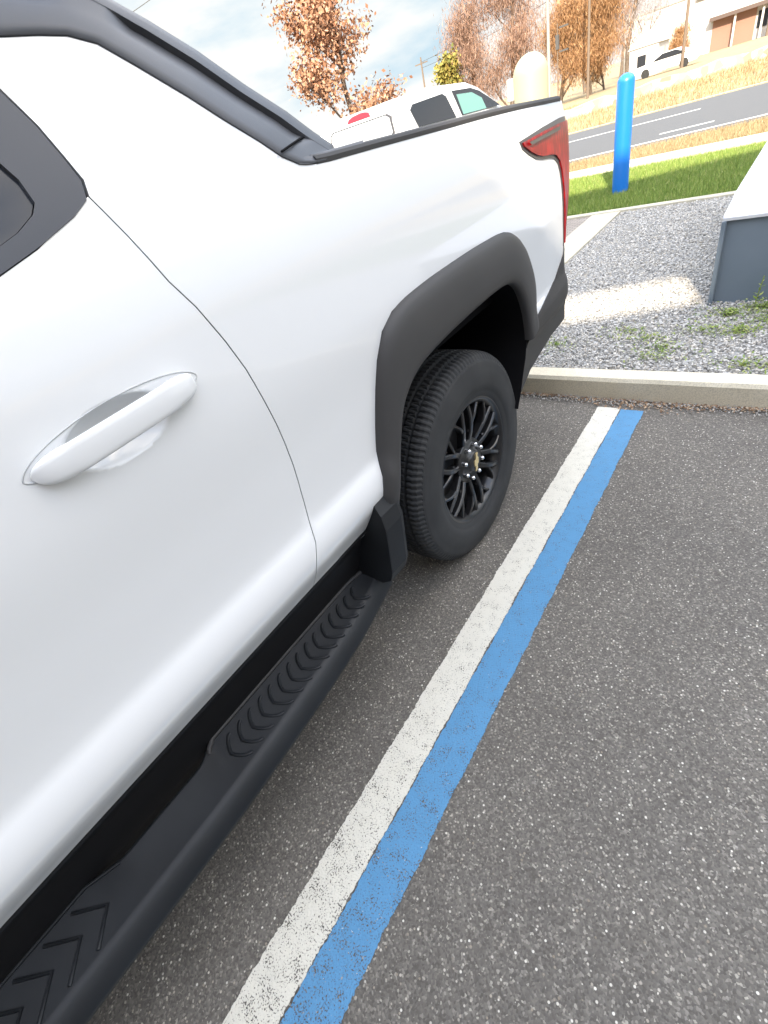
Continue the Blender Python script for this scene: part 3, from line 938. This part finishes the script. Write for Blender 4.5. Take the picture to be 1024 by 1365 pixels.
# foot piece where the sail trim meets the rail (below the thin gap)
for mir in (False, True):
    X = sgn(mir); mb = MB(); rings = []
    for y, z, yt in ((-.475, 1.4655, -.300), (-.45, 1.461, -.27), (-.42, 1.459, -.25), (-.36, 1.458, -.20), (-.25, 1.457, -.12)):
        x = S(y, z)
        rings.append([(X(x+.004), y, z-.002), (X(x-.004), y, z+.011), (X(x-.05), y+(yt-y)*.5, z+.013), (X(x-.085), yt, z+.012)])
    mb.loft(rings, closed=False, cap=False, smooth=True)
    mb.build('rail_foot', 'sail_plastic', truck)

# tail lights
TLP = [(.543, 1.336), (.556, 1.323), (.602, 1.302), (.660, 1.283), (.72, 1.270), (.80, 1.262), (.860, 1.252), (.905, 1.226), (.930, 1.19), (.954, 1.130), (.985, 1.05), (1.01, .97), (1.03, .905), (1.075, .90), (1.12, .905), (YE, .91), (YE, 1.325), (1.10, 1.336), (.94, 1.341), (.75, 1.340)]
TLH = [(.530, 1.342), (.545, 1.318), (.598, 1.294), (.657, 1.273), (.72, 1.260), (.80, 1.251), (.852, 1.242), (.893, 1.219), (.917, 1.186), (.941, 1.128), (.972, 1.05), (.997, .97), (1.017, .895), (1.08, .888), (YE, .893), (YE, 1.345), (1.10, 1.352), (.94, 1.356), (.75, 1.352)]
for mir in (False, True):
    h = panel('tail_light', TLH, 'lens_housing', truck, off=.003, thick=.012, step=.03, mirror=mir)
    panel('red_lens', TLP, 'red_lens', h, off=.0085, thick=.008, step=.03, mirror=mir)
    X = sgn(mir); mb = MB()
    mb.add([(X(S(y, 1.2)+.0095), y, z) for y, z in ((.575, 1.331), (.90, 1.334), (.90, 1.322), (.60, 1.320))], [(0, 1, 2, 3)])
    mb.build('lens_strip', 'lens_housing', h)

# bumper side wraps and rear face
BUM = [(.545, .705), (.50, .67), (.46, .60), (.42, .535), (.40, .478), (.452, .500), (.536, .536), (.658, .556), (.813, .574), (.925, .572), (1.02, .572), (YE, .562), (YE, .915), (1.075, .893), (1.010, .858), (.90, .797), (.74, .765), (.622, .741), (.575, .720)]
for mir in (False, True):
    panel('bumper_end', BUM, 'grey_plastic', truck, surf=lambda y, z: max(S(y, z), -.02+plan(y)), off=.006, thick=.03, step=.03, mirror=mir)
xw = S(YE, 1.0)
mb = MB(); mb.box(2*XC-xw+.02, xw-.02, 1.05, 1.175, .565, .90, .02); fix_normals(mb.build('rear_bumper', 'grey_plastic', truck))
mb = MB(); mb.box(2*XC-xw+.06, xw-.06, 1.10, 1.160, .91, 1.41, .012); tg = fix_normals(mb.build('tailgate', 'white_paint', truck))
for mir in (False, True):
    X = sgn(mir); mb = MB()
    a, b = sorted((X(xw-.055), X(xw-.003))); mb.box(a, b, 1.10, 1.158, .91, 1.385, .006); fix_normals(mb.build('bed_corner', 'white_paint', truck))
# bed inside
mb = MB(); mb.box(-1.93, -.15, -.20, 1.10, .86, .90); mb.build('bed_floor', 'liner_black', truck)
for mir in (False, True):
    X = sgn(mir); mb = MB(); a, b = sorted((X(-.145), X(-.125))); mb.box(a, b, -.40, 1.10, .86, 1.40); mb.build('bed_wall', 'liner_black', truck)
# cab: roof, glass, hood, front
mb = MB()
prof = [(-2.7, 1.90), (-2.2, 1.975), (-1.6, 1.985), (-1.1, 1.955), (-.86, 1.89)]
xs_ = [-.30, -.34, -.45, -.7, -1.04, -1.38, -1.63, -1.74, -1.78]
zz_ = [-.06, -.02, .0, .008, .012, .008, .0, -.02, -.06]
mb.loft([[(x, y, z+dz) for x, dz in zip(xs_, zz_)] for y, z in prof], closed=False, cap=False)
mb.build('roof', 'white_paint', truck)
mb = MB(); mb.loft([[(-.30, -.85, 1.82), (-1.78, -.85, 1.82)], [(-.26, -.62, 1.45), (-1.82, -.62, 1.45)]], closed=False, cap=False); mb.build('rear_window', 'dark_glass', truck)
mb = MB(); mb.box(-1.92, -.16, -.62, -.55, .90, 1.45); mb.build('cab_back', 'white_paint', truck)
mb = MB(); mb.loft([[(-.32, -2.68, 1.90), (-1.76, -2.68, 1.90)], [(-.20, -3.45, 1.38), (-1.88, -3.45, 1.38)]], closed=False, cap=False); mb.build('windscreen', 'dark_glass', truck)
mb = MB(); mb.loft([[(-.10, y, z-.03), (-.3, y, z+.01), (-1.04, y, z+.03), (-1.78, y, z+.01), (-1.98, y, z-.03)] for y, z in ((-2.95, 1.42), (-3.5, 1.385), (-4.2, 1.29), (-4.6, 1.16), (-4.68, 1.0))], closed=False, cap=False); mb.build('hood', 'white_paint', truck)
mb = MB(); mb.box(-1.9, -.18, -4.72, -4.58, .35, 1.08, .03); fix_normals(mb.build('front_bumper', 'grey_plastic', truck))
mb = MB(); mb.box(-1.85, -.23, -3.1, -.60, .24, .52, .02); fix_normals(mb.build('underbody', 'liner_black', truck))

# wheels -------------------------------------------------------------
def make_wheel(parent, cx, cy, outer=1):
    """outer=+1: outer face towards +x. cx = outer face of the tyre"""
    w = MB()
    cz = .412
    def P(ax, r, a): return (cx+outer*ax, cy+r*math.cos(a), cz+r*math.sin(a))
    # tyre with grooves and shoulder blocks
    NA = 480
    prof = [(-.232, .245), (-.255, .262), (-.262, .31), (-.258, .355), (-.245, .388), (-.222, .408), (-.205, .413), (-.190, .414), (-.188, .403), (-.178, .403), (-.176, .414), (-.150, .415), (-.148, .403), (-.136, .403), (-.134, .415), (-.108, .415), (-.106, .403), (-.094, .403), (-.092, .415), (-.066, .414), (-.064, .403), (-.054, .403), (-.052, .4135), (-.034, .411), (-.020, .403), (-.011, .390), (-.007, .382), (-.0035, .376), (-.003, .360), (.000, .350), (.003, .325), (.003, .300), (-.001, .278), (-.003, .276), (-.004, .268), (-.009, .258), (-.012, .250), (-.018, .243), (-.030, .240)]
    v = []; f = []; n = len(prof)
    for i in range(NA):
        a = 2*math.pi*i/NA
        ph = i % 4
        for k, (ax, r) in enumerate(prof):
            rr = r
            if r > .4115 and ph == 0 and not (-.16 < ax < -.08): rr = r-.007
            if r > .4115 and (i+2) % 4 == 0 and (-.16 < ax < -.08): rr = r-.005
            if (-.036 < ax < -.008 and r > .385) and ph in (0, 1): rr = r-(.0055 if ph == 0 else .0055)
            if (ax < -.24 and r > .38) and ph in (0, 1): rr = r-.005
            if k == 27 and (i//6) % 2: rr = r-.002
            v.append(P(ax, rr, a))
    for i in range(NA):
        j = (i+1) % NA
        for k in range(n-1):
            f.append((i*n+k, i*n+k+1, j*n+k+1, j*n+k))
    w.add(v, f, True)
    wheel = w.build('wheel', 'tyre_rubber', parent)
    wheel.name = 'wheel'
    me = wheel.data
    # flat tread, smooth sidewall
    sm = []
    for p in me.polygons:
        k = min(i % n for i in p.vertices)
        sm.append(k >= 27 or k < 3)
    me.polygons.foreach_set('use_smooth', sm); me.update()
    # rim barrel
    mb = MB(); NR = 96
    bp = [(-.235, .246), (-.225, .228), (-.18, .222), (-.10, .215), (-.07, .215), (-.040, .222), (-.024, .230), (-.016, .238), (-.010, .246), (-.012, .252)]
    mb.loft([[P(ax, r, 2*math.pi*i/NR) for i in range(NR)] for ax, r in bp], closed=True, cap=False)
    mb.loft([[P(-.15, r, 2*math.pi*i/48) for i in range(48)] for r in (.21, .02)], closed=True, cap=False)   # brake disc
    rim = mb.build('rim', 'rim_black', wheel)
    # spokes: six pairs of parallel spokes with a brace between neighbouring pairs
    def spoke(r0_, r1_, a0, a1, ax0, ax1, w0, w1):
        sp = MB(); rings = []
        for k in range(7):
            t = k/6; r = r0_+(r1_-r0_)*t; a = a0+(a1-a0)*t
            ax = ax0+(ax1-ax0)*t + .010*math.sin(math.pi*t); hw = (w0+(w1-w0)*t)/2
            c = (r*math.cos(a), r*math.sin(a)); dirx, diry = -math.sin(a), math.cos(a)
            r_ = []
            for (q, d) in ((-1, -.028), (-1, -.004), (-.6, 0), (.6, 0), (1, -.004), (1, -.028)):
                r_.append((cx+outer*(ax+d), cy+c[0]+dirx*hw*q, cz+c[1]+diry*hw*q))
            rings.append(r_)
        sp.loft(rings, smooth=False)
        return fix_normals(sp.build('spoke', 'rim_black', rim))
    for k in range(6):
        a = 2*math.pi*k/6 + math.pi/2 + math.pi
        for s in (-1, 1):
            # two nearly parallel bars
            ro, ri = .232, .070
            off = .021
            a0 = a + s*math.asin(off*.95/ri); a1 = a + s*math.asin(off*1.15/ro)
            spoke(ri, ro, a0, a1, -.040, -.020, .023, .018)
            # outward leaning brace
            spoke(.125, .230, a + s*.155, a + s*.40, -.034, -.021, .013, .013)
    hub = MB()
    hp = [(-.06, .085), (-.040, .092), (-.034, .088), (-.032, .050), (-.020, .046), (-.018, .042)]
    hub.loft([[P(ax, r, 2*math.pi*i/40) for i in range(40)] for ax, r in hp], closed=True, cap=False)
    hub.build('hub', 'cap_black', rim)
    cp = MB()
    cp.loft([[P(ax, r, 2*math.pi*i/40) for i in range(40)] for ax, r in ((-.019, .044), (-.013, .042), (-.010, .036), (-.009, .001))], closed=True, cap=False)
    cap_ = cp.build('centre_cap', 'cap_black', rim)
    em = MB()   # gold cross-bar emblem
    q = [(-.031, -.006), (-.010, -.006), (-.007, -.013), (.013, -.013), (.010, -.0065), (.033, -.0065), (.030, .006), (.009, .006), (.006, .013), (-.014, .013), (-.011, .0065), (-.034, .0065)]
    th = math.radians(78)
    q = [(a*1.15, b*1.15) for a, b in q]
    q = [(a*math.cos(th)-b*math.sin(th), a*math.sin(th)+b*math.cos(th)) for a, b in q]
    em.prism([(cy+a, cz+b) for a, b in q], 0, cx+outer*-.010, cx+outer*-.0055)
    fix_normals(em.build('cap_emblem', 'gold', rim))
    for k in range(8):
        a = 2*math.pi*(k+.5)/8
        nb = MB(); c = (cy+.068*math.cos(a), cz+.068*math.sin(a))
        nb.loft([[(cx+outer*ax, c[0]+r*math.cos(t), c[1]+r*math.sin(t)) for t in [2*math.pi*i/10 for i in range(10)]] for ax, r in ((-.034, .0095), (-.018, .0092), (-.012, .0075), (-.009, .003))], smooth=True)
        fix_normals(nb.build('lug_nut', 'chrome', rim))
    return wheel
wh = make_wheel(truck, -.018, 0.0, 1)
def copy_tree(o, parent):
    c = o.copy(); COL.objects.link(c); c.parent = parent
    for ch in list(o.children): copy_tree(ch, c)
    return c
w2 = copy_tree(wh, truck); w2.location.y -= 3.70
for yy in (0., -3.70):
    w3 = copy_tree(wh, truck)
    # turned round to face the other way: rotate 180 degrees about the wheel's own z axis
    o0 = origin(truck)
    lx, ly = -.018-o0.x, 0.0-o0.y
    w3.rotation_euler = (0, 0, math.pi)
    w3.location = (-(-.018-XC)*0 + (2*XC+.018-o0.x) + lx, (yy-o0.y) + ly, 0)

# ------------------------------------------------------------------ cabinet, lid coloured pale for sky reflection
cb = empty('utility_cabinet', (1.1, 3.6, .1), 'blue-grey metal utility cabinet with its lid coloured pale for sky reflection standing on the gravel', 'cabinet')
mb = MB()
mb.box(.425, 1.80, 2.425, 4.95, .10, .588, .006)
fix_normals(mb.build('body', 'cabinet_paint', cb))
mb = MB()
sec = [(2.405, .590), (2.403, .606), (2.412, .616), (2.74, .640), (2.78, .652), (4.97, .655), (4.98, .590)]
mb.prism(sec, 0, .408, 1.82)
fix_normals(mb.build('lid', 'cabinet_lid_skylit', cb))
mb = MB(); mb.box(.405, .43, 2.400, 2.424, .10, .589, .003); fix_normals(mb.build('corner_post', 'cabinet_paint', cb))

# ------------------------------------------------------------------ bollards
def dome_post(name, x, y, r, z0, z1, mat, dome, label, cat):
    e = empty(name, (x, y, z0), label, cat)
    mb = MB(); rings = []
    for (rr, z) in [(r, z0-.05), (r, z0+.3), (r, z1-dome)] + [(r*math.cos(t), z1-dome+dome*math.sin(t)) for t in [math.pi/2*k/10 for k in range(1, 10)]] + [(r*.03, z1)]:
        rings.append([(x+rr*math.cos(a), y+rr*math.sin(a), z) for a in [2*math.pi*i/40 for i in range(40)]])
    mb.loft(rings)
    mb.build('sleeve', mat, e)
    return e
bb = dome_post('bollard', -1.262, 6.64, .098, .10, 1.335, 'blue_sleeve', .085, 'tall thin bright blue plastic bollard standing on the lawn', 'bollard')
wp = dome_post('bollard', -2.22, 6.10, .205, .10, 1.80, 'cream_post', .20, 'thick cream dome-topped bollard behind the tailgate of the near pickup', 'bollard')
mb = MB(); mb.box(-2.50, -2.415, 6.02, 6.10, 1.40, 1.62, .01); mb.build('side_box', 'white_wall', wp)

# ------------------------------------------------------------------ the other white pickup
pk = empty('pickup_truck', (-4.9, 6.5, 0), 'white crew cab pickup parked beyond the near truck, seen from behind', 'pickup truck')
XL, XR = -5.80, -4.0
def car_shell(mb, stations):
    mb.loft(stations, smooth=False)
# lower body
mb = MB()
low = [(3.3, .95, .55), (3.35, 1.18, .5), (5.75, 1.22, .5), (5.9, 1.36, .5), (9.0, 1.33, .5), (9.6, 1.30, .5), (10.6, 1.15, .5), (10.75, .9, .55)]
mb.loft([[(XL-.08, y, zb), (XL-.10, y, (zb+zt)/2), (XL-.03, y, zt-.03), (XL+.06, y, zt), (XR-.06, y, zt), (XR+.03, y, zt-.03), (XR+.10, y, (zb+zt)/2), (XR+.08, y, zb)] for y, zt, zb in low])
fix_normals(mb.build('body', 'white_paint', pk))
mb = MB()
st = [(5.86, 1.36, 1.38, .0), (5.92, 1.60, 1.38, .03), (6.02, 1.775, 1.38, .07), (6.25, 1.825, 1.38, .09), (7.2, 1.865, 1.37, .09), (8.1, 1.83, 1.36, .10), (8.55, 1.72, 1.36, .10), (9.30, 1.37, 1.35, .03)]
mb.loft([[(XL, y, zb), (XL+ins, y, zt-.07), (XL+ins+.05, y, zt-.015), (XL+.35, y, zt+.02*(zt > 1.5)), (XR-.35, y, zt+.02*(zt > 1.5)), (XR-ins-.05, y, zt-.015), (XR-ins, y, zt-.07), (XR, y, zb)] for y, zt, zb, ins in st], smooth=False)
fix_normals(mb.build('cab', 'white_paint', pk))
def side_glass(name, pts, mat):
    # (y,z) outline laid on the leaning cab side
    mb = MB()
    xz = lambda z: XR - .09*(z-1.37)/(.42) + .008
    n = len(pts)
    mb.add([(xz(z), y, z) for y, z in pts]+[(xz(z)-.03, y, z) for y, z in pts], [tuple(range(n)), tuple(range(n, 2*n))[::-1]]+[(i, i+n, (i+1) % n+n, (i+1) % n) for i in range(n)])
    return fix_normals(mb.build(name, mat, pk))
o = side_glass('side_window', [(6.28, 1.44), (7.42, 1.41), (7.28, 1.70), (7.18, 1.745), (6.30, 1.715), (6.20, 1.66)], 'dark_glass')
o = side_glass('side_window', [(7.62, 1.41), (9.05, 1.385), (8.78, 1.50), (8.40, 1.66), (8.12, 1.725), (7.50, 1.748)], 'dark_glass')
mb = MB(); mb.add([(XR-.09*(z-1.37)/.42+.011, y, z) for y, z in ((7.66, 1.42), (8.50, 1.40), (8.42, 1.56), (8.12, 1.665), (7.60, 1.69))], [(0, 1, 2, 3, 4)])
mb.build('pane', 'teal_glass', o)
# rear glass
mb = MB()
ys = lambda z: 5.86 + .10*(z-1.36)/.24*.6 - .012
fr = [(-5.42, 1.43), (-4.20, 1.43), (-4.17, 1.47), (-4.22, 1.66), (-4.29, 1.70), (-5.36, 1.70), (-5.42, 1.66)]
def plate(mb, pts, d0, d1):
    n = len(pts)
    mb.add([(x, ys(z)-d0, z) for x, z in pts]+[(x, ys(z)-d1, z) for x, z in pts], [tuple(range(n)), tuple(range(n, 2*n))[::-1]]+[(i, i+n, (i+1) % n+n, (i+1) % n) for i in range(n)])
plate(mb, fr, -.03, .006)
f_ = fix_normals(mb.build('rear_window', 'lens_housing', pk))
mb = MB(); plate(mb, [(-4.81+(x+4.81)*.955, 1.565+(z-1.565)*.88) for x, z in fr], .007, .012)
fix_normals(mb.build('pane', 'sky_glass', f_))
mb = MB(); plate(mb, [(-5.08, 1.735), (-4.62, 1.735), (-4.66, 1.79), (-4.80, 1.81), (-4.96, 1.80), (-5.05, 1.78)], -.08, .0)
mb.v = [(x, y+.035, z) for x, y, z in mb.v]
fix_normals(mb.build('brake_light', 'red_plain', pk))
# wheels
def plain_wheel(parent, x, y):
    mb = MB()
    pr = [(-.13, .20), (-.13, .37), (-.10, .40), (.10, .40), (.13, .37), (.13, .24), (.09, .22), (.09, .02)]
    mb.loft([[(x+ax, y+r*math.cos(a), .40+r*math.sin(a)) for a in [2*math.pi*i/28 for i in range(28)]] for ax, r in pr], cap=False)
    o = mb.build('wheel', 'tyre_rubber', parent)
    mb = MB(); mb.loft([[(x+ax, y+r*math.cos(a), .40+r*math.sin(a)) for a in [2*math.pi*i/28 for i in range(28)]] for ax, r in ((.094, .22), (.11, .20), (.10, .02))], cap=False)
    mb.build('rim', 'chrome', o)
for x, y in ((XR-.05, 4.3), (XR-.05, 9.7), (XL+.05, 4.3), (XL+.05, 9.7)): plain_wheel(pk, x, y)
mb = MB(); mb.loft([[(XR+.10, 4.3+r*math.cos(a), .42+r*math.sin(a)) for a in [math.pi*i/16 for i in range(17)]] for r in (.43, .50)], closed=False, cap=False); mb.build('wheel_flare', 'black_plastic', pk)

# ------------------------------------------------------------------ trees
def tree(name, x, y, z0, h, trunk_r, spread, mat, nclump, leaf, per, label, group=None, clump_r=.35, levels=3, crown0=.25, bark='bark', twigs=False, seed=1):
    rr = random.Random(seed); nr = np.random.default_rng(seed)
    e = empty(name, (x, y, z0), label, 'tree', group)
    tr = MB()
    tips = []
    def grow(p, d, L_, r, lev):
        pts = [p]; rad = [r]; q = p.copy(); dd = d.copy()
        k = 4
        for i in range(k):
            dd = (dd + Vector((rr.gauss(0, .12), rr.gauss(0, .12), rr.gauss(.04, .06)))).normalized()
            q = q + dd*L_/k; pts.append(q.copy()); rad.append(r*(1-.55*(i+1)/k))
        tr.tube(pts, rad, 7 if lev == 0 else (5 if lev == 1 else 4), cap=False)
        if lev < levels:
            nb = 4 if lev else 7
            for i in range(nb):
                t = rr.uniform(.35, 1.0) if lev else crown0+(1-crown0)*(i+.5)/nb
                idx = min(int(t*k), k-1); base = pts[idx].lerp(pts[idx+1], t*k-idx)
                a = rr.uniform(0, 6.28)+i*2.4; el = rr.uniform(.25, .9)
                nd = Vector((math.cos(a)*math.cos(el), math.sin(a)*math.cos(el), math.sin(el)))
                nd = (nd*.8+dd*.5).normalized()
                ln = (spread*rr.uniform(.6, 1.0)*(1-.55*t*(lev == 0)) if lev == 0 else L_*rr.uniform(.4, .65))
                grow(base, nd, ln, rad[idx]*rr.uniform(.4, .6), lev+1)
        if lev >= levels-1:
            for q_ in pts[1:]: tips.append(q_.copy())
    grow(Vector((x, y, z0-.05)), Vector((0, 0, 1)), h*.92, trunk_r, 0)
    tr.build('trunk', bark, e)
    rr.shuffle(tips)
    tips = tips[:nclump]
    T = np.array([tuple(t) for t in tips]); nT = len(T)
    if nT and per:
        n = nT*per
        wts = nr.uniform(.2, 1.8, nT)
        own = nr.choice(nT, n, p=wts/wts.sum())
        c = T[own] + nr.normal(0, clump_r*.5, (n, 3))*np.array([1, 1, .8])
        s = leaf*nr.uniform(.5, 1.3, n)
        a = nr.normal(0, 1, (n, 3)); 
        if twigs: a = a*.5; a[:, 2] += 1.0
        a /= np.linalg.norm(a, axis=1)[:, None]
        b = np.cross(a, nr.normal(0, 1, (n, 3))); b /= np.linalg.norm(b, axis=1)[:, None]
        wd = .09 if twigs else .62
        a *= s[:, None]; b *= (s*wd)[:, None]
        V = np.stack([c-a, c-b, c+a, c+b], 1).reshape(-1, 3)
        o0 = Vector((x, y, z0)); V = V-np.array(tuple(o0))
        o = fast_mesh('crown', V, np.arange(4*n), 4, mat); o.parent = e
    return e
tree('oak_tree', -7.35, 9.4, 0, 5.6, .07, 1.65, 'oak_leaf', 330, .042, 44, 'young tree with sparse orange-brown leaves behind the other white pickup', seed=12, clump_r=.34, crown0=.16)

# ---- far side: rows of bare autumn trees
def far(px_dir, D): return (.78+px_dir[0]*D, -1.32+px_dir[1]*D)
FT = [
 ('bare_tree', -22.6, 51.5, 10.0, .22, 3.4, 'twig_red', 9, 'tall reddish bare tree behind the cream bollard', 21),
 ('bare_tree', -25.5, 50.0, 8.6, .20, 3.0, 'twig_red', 8, 'shorter reddish bare tree at the left end of the tree row', 22),
 ('bare_tree', -19.0, 54.0, 6.6, .20, 3.0, 'twig_orange', 11, 'orange-brown bushy tree right of the cream bollard', 23),
 ('bare_tree', -16.6, 55.0, 6.8, .20, 3.0, 'twig_orange', 11, 'orange-brown bushy tree between bollard and pale gabled house', 24),
 ('bare_tree', -20.5, 66.0, 11.5, .22, 3.6, 'twig_grey', 7, 'tall grey leafless tree standing above the orange bushy trees', 25),
 ('bare_tree', -17.0, 68.0, 12.5, .22, 3.6, 'twig_grey', 7, 'tall grey leafless tree left of the white store', 26),
 ('bare_tree', -26.0, 100.0, 10.5, .3, 5.0, 'twig_grey', 8, 'grey leafless tree behind the roof of the white store', 28),
]
for nm, x, y, h, tr_, sp, mt, per, lb, sd_ in FT:
    tree(nm, x, y, -.45, h, tr_, sp, mt, 900, .19 if mt != 'twig_orange' else .17, per*4, lb, 'bare trees beyond the road', clump_r=1.5, crown0=.02, twigs=True, seed=sd_)
tree('olive_tree', -26.5, 47.0, -.3, 5.2, .15, 1.6, 'leaf_olive', 260, .16, 26, 'small yellow-green tree above the hood of the far pickup', clump_r=.7, crown0=.1, seed=31)
tree('brown_shrub', -16.6, 59.0, -.4, 3.6, .1, 1.6, 'twig_orange', 200, .22, 22, 'brown shrub left of the small pale gabled house', clump_r=.7, crown0=.05, seed=33, twigs=True)
tree('brown_shrub', -13.5, 75.0, -.5, 2.6, .1, 1.5, 'twig_orange', 200, .22, 22, 'brown shrub against the white store wall', clump_r=.7, crown0=.05, seed=34, twigs=True)
# low wall in the field
mb = MB(); rings = []
for i in range(60):
    t = i/59; x = -15+30*t; y = 17.9+2.6*0+ (x+15)*.93
    zt = .45+.05*math.sin(i*1.7)
    rings.append([(x-.12, y+.12, -.1), (x-.12, y+.12, zt), (x+.12, y-.12, zt), (x+.12, y-.12, -.1)])
a = mk('wall_stone', rough=.9)
cc = a.sep(a.voro(3.2, out='Color'))
a.color(a.ramp(cc[0], [(0, (.24, .20, .15)), (.4, (.40, .35, .27)), (1, (.55, .50, .40))]))
mb.loft(rings, smooth=False)
tag(fix_normals(mb.build('low_wall', 'wall_stone')), 'low pale stone wall running across the tan field', 'wall')

# white store
st = empty('store', (-12, 92, -.6), 'long white store with a red brick entrance beyond the field', 'building')
mb = MB(); mb.box(-22.6, 16, 89.0, 110, -1, 5.1); mb.build('wall', 'white_wall', st)
mb = MB(); mb.box(-15.0, -8, 88.6, 89.0, 4.7, 6.2, .0); mb.build('parapet', 'white_wall', st)
mb = MB(); mb.box(-22.7, 16, 88.9, 89.3, 5.1, 5.25); mb.build('coping', 'pole_pale', st)
mb = MB(); mb.box(-12.9, -8.6, 88.93, 89.2, -.8, 2.3); mb.build('entrance', 'brick_red', st)
mb = MB(); mb.box(-13.2, -6.9, 87.9, 88.99, 2.3, 2.65); mb.build('awning', 'door_dark', st)
mb = MB(); mb.box(-8.4, -7.4, 88.95, 89.1, .4, 1.9); mb.build('window', 'dark_glass', st)
for xx in (-10.6, -7.2, -7.9):
    mb = MB(); mb.box(xx-.1, xx+.1, 88.2, 88.4, -.8, 2.3); mb.build('post', 'white_wall', st)
sg = []
for i, (x0, w) in enumerate(((-14.0, .55), (-13.2, .35), (-12.6, .55), (-11.8, .2), (-11.3, .5))):
    mb = MB(); q_ = .15*(i % 3); mb.prism([(x0, 5.0), (x0+w*.35, 5.0), (x0+w*.35, 5.0+q_), (x0+w, 5.0+q_), (x0+w, 5.2+q_), (x0+w*.35, 5.2+q_), (x0+w*.35, 5.7), (x0, 5.7)], 1, 88.5, 88.6); mb.build('sign_letter', 'sign_red', st)
# pale gabled house
hs = empty('house', (-14, 62, -.5), 'small pale gabled house behind the orange bushy trees', 'house')
mb = MB(); mb.box(-15.3, -12.9, 62, 66, -.6, 1.9); mb.build('wall', 'white_wall', hs)
mb = MB(); mb.prism([(-15.5, 1.88), (-12.7, 1.88), (-14.1, 2.9)], 1, 61.9, 66.2); fix_normals(mb.build('roof', 'white_wall', hs))
mb = MB(); mb.box(-14.6, -13.9, 61.95, 62, .4, 1.3); mb.build('window', 'dark_glass', hs)
# far parked car
fc = empty('parked_car', (-11.2, 57, -.25), 'small white saloon car parked in front of the store', 'car')
mb = MB()
cs = [(0, .55, .75), (.15, .35, .85), (1.3, .3, .95), (2.0, .3, 1.35), (3.2, .3, 1.40), (4.1, .3, 1.0), (4.7, .35, .95), (4.85, .5, .8)]
mb.loft([[(-13.6+u, 57.0, zb-.3), (-13.6+u, 57.0, zt-.3), (-13.6+u, 58.7, zt-.3), (-13.6+u, 58.7, zb-.3)] for u, zb, zt in cs], smooth=False)
fix_normals(mb.build('body', 'white_paint', fc))
mb = MB(); mb.prism([(-12.2, .66), (-11.5, 1.02), (-10.5, 1.04), (-9.7, .68)], 1, 56.97, 57.0); mb.build('window', 'dark_glass', fc)
for xx in (-12.7, -9.8):
    mb = MB(); mb.loft([[(xx+.32*math.cos(a), yy, .02+.32*math.sin(a)) for a in [2*math.pi*i/20 for i in range(20)]] for yy in (56.95, 57.2)]); fix_normals(mb.build('wheel', 'tyre_rubber', fc))

# utility poles and wires
def pole(name, x, y, z0, z1, r, mat, arm, label, group='poles beyond the road'):
    e = empty(name, (x, y, z0), label, 'pole', group)
    mb = MB(); mb.tube([(x, y, z0-.3), (x, y, z1)], [r, r*.7], 10); mb.build('mast', mat, e)
    if arm:
        mb = MB(); mb.box(x-arm, x+arm, y-.06, y+.06, z1-.7, z1-.58); mb.build('crossarm', mat, e)
    return e
pole('utility_pole', -9.9, 56.8, -.4, 11, .12, 'pole_wood', 0, 'brown wooden pole in front of the white store')
pole('utility_pole', -14.5, 47.5, -.3, 10, .10, 'pole_wood', 0, 'thin brown pole among the orange trees')
pole('lamp_post', -17.0, 46.2, -.3, 11, .13, 'pole_pale', 0, 'tall pale pole just behind the cream bollard')
pole('utility_pole', -7.1, 89.5-2, -.6, 12, .14, 'pole_wood', 0, 'brown pole at the right end by the store entrance')
pole('utility_pole', -21.5, 84, -.6, 9.5, .08, 'pole_pale', 0, 'faint thin pole at the left corner of the white store')
pole('utility_pole', -46, 76, -.5, 8.5, .14, 'pole_wood', 1.0, 'small distant pole with crossarm between the oak and the trees')
sig = pole('signal_post', -16.4, 46.4, -.3, 4.6, .05, 'pole_wood', 0, 'short signal post with a dark box beside the tall pale pole')
mb = MB(); mb.box(-16.5, -16.28, 46.25, 46.45, 3.2, 4.0); mb.build('signal_box', 'wire', sig)
for zz in (4.3, 3.0):
    mb = MB(); mb.box(-16.24, -15.6, 46.3, 46.4, zz, zz+.1); mb.build('bracket', 'wire', sig)
for i, (a, b, sag, lb) in enumerate((((-46, 76, 8.0), (-9.9, 56.8, 9.6), .6, 'upper overhead wire crossing the sky above the far trees'), ((-46, 76, 7.4), (-9.9, 56.8, 8.8), .7, 'lower overhead wire crossing the sky above the far trees'), ((-60, 20, 10.9), (-30, 42, 16.5), .3, 'thin overhead wire in the sky above the roof trim'))):
    mb = MB(); P0, P1 = Vector(a), Vector(b)
    mb.tube([P0.lerp(P1, t/16)-Vector((0, 0, sag*4*(t/16)*(1-t/16))) for t in range(17)], .022, 4)
    tag(mb.build('overhead_wire', 'wire'), lb, 'wire', 'overhead wires')
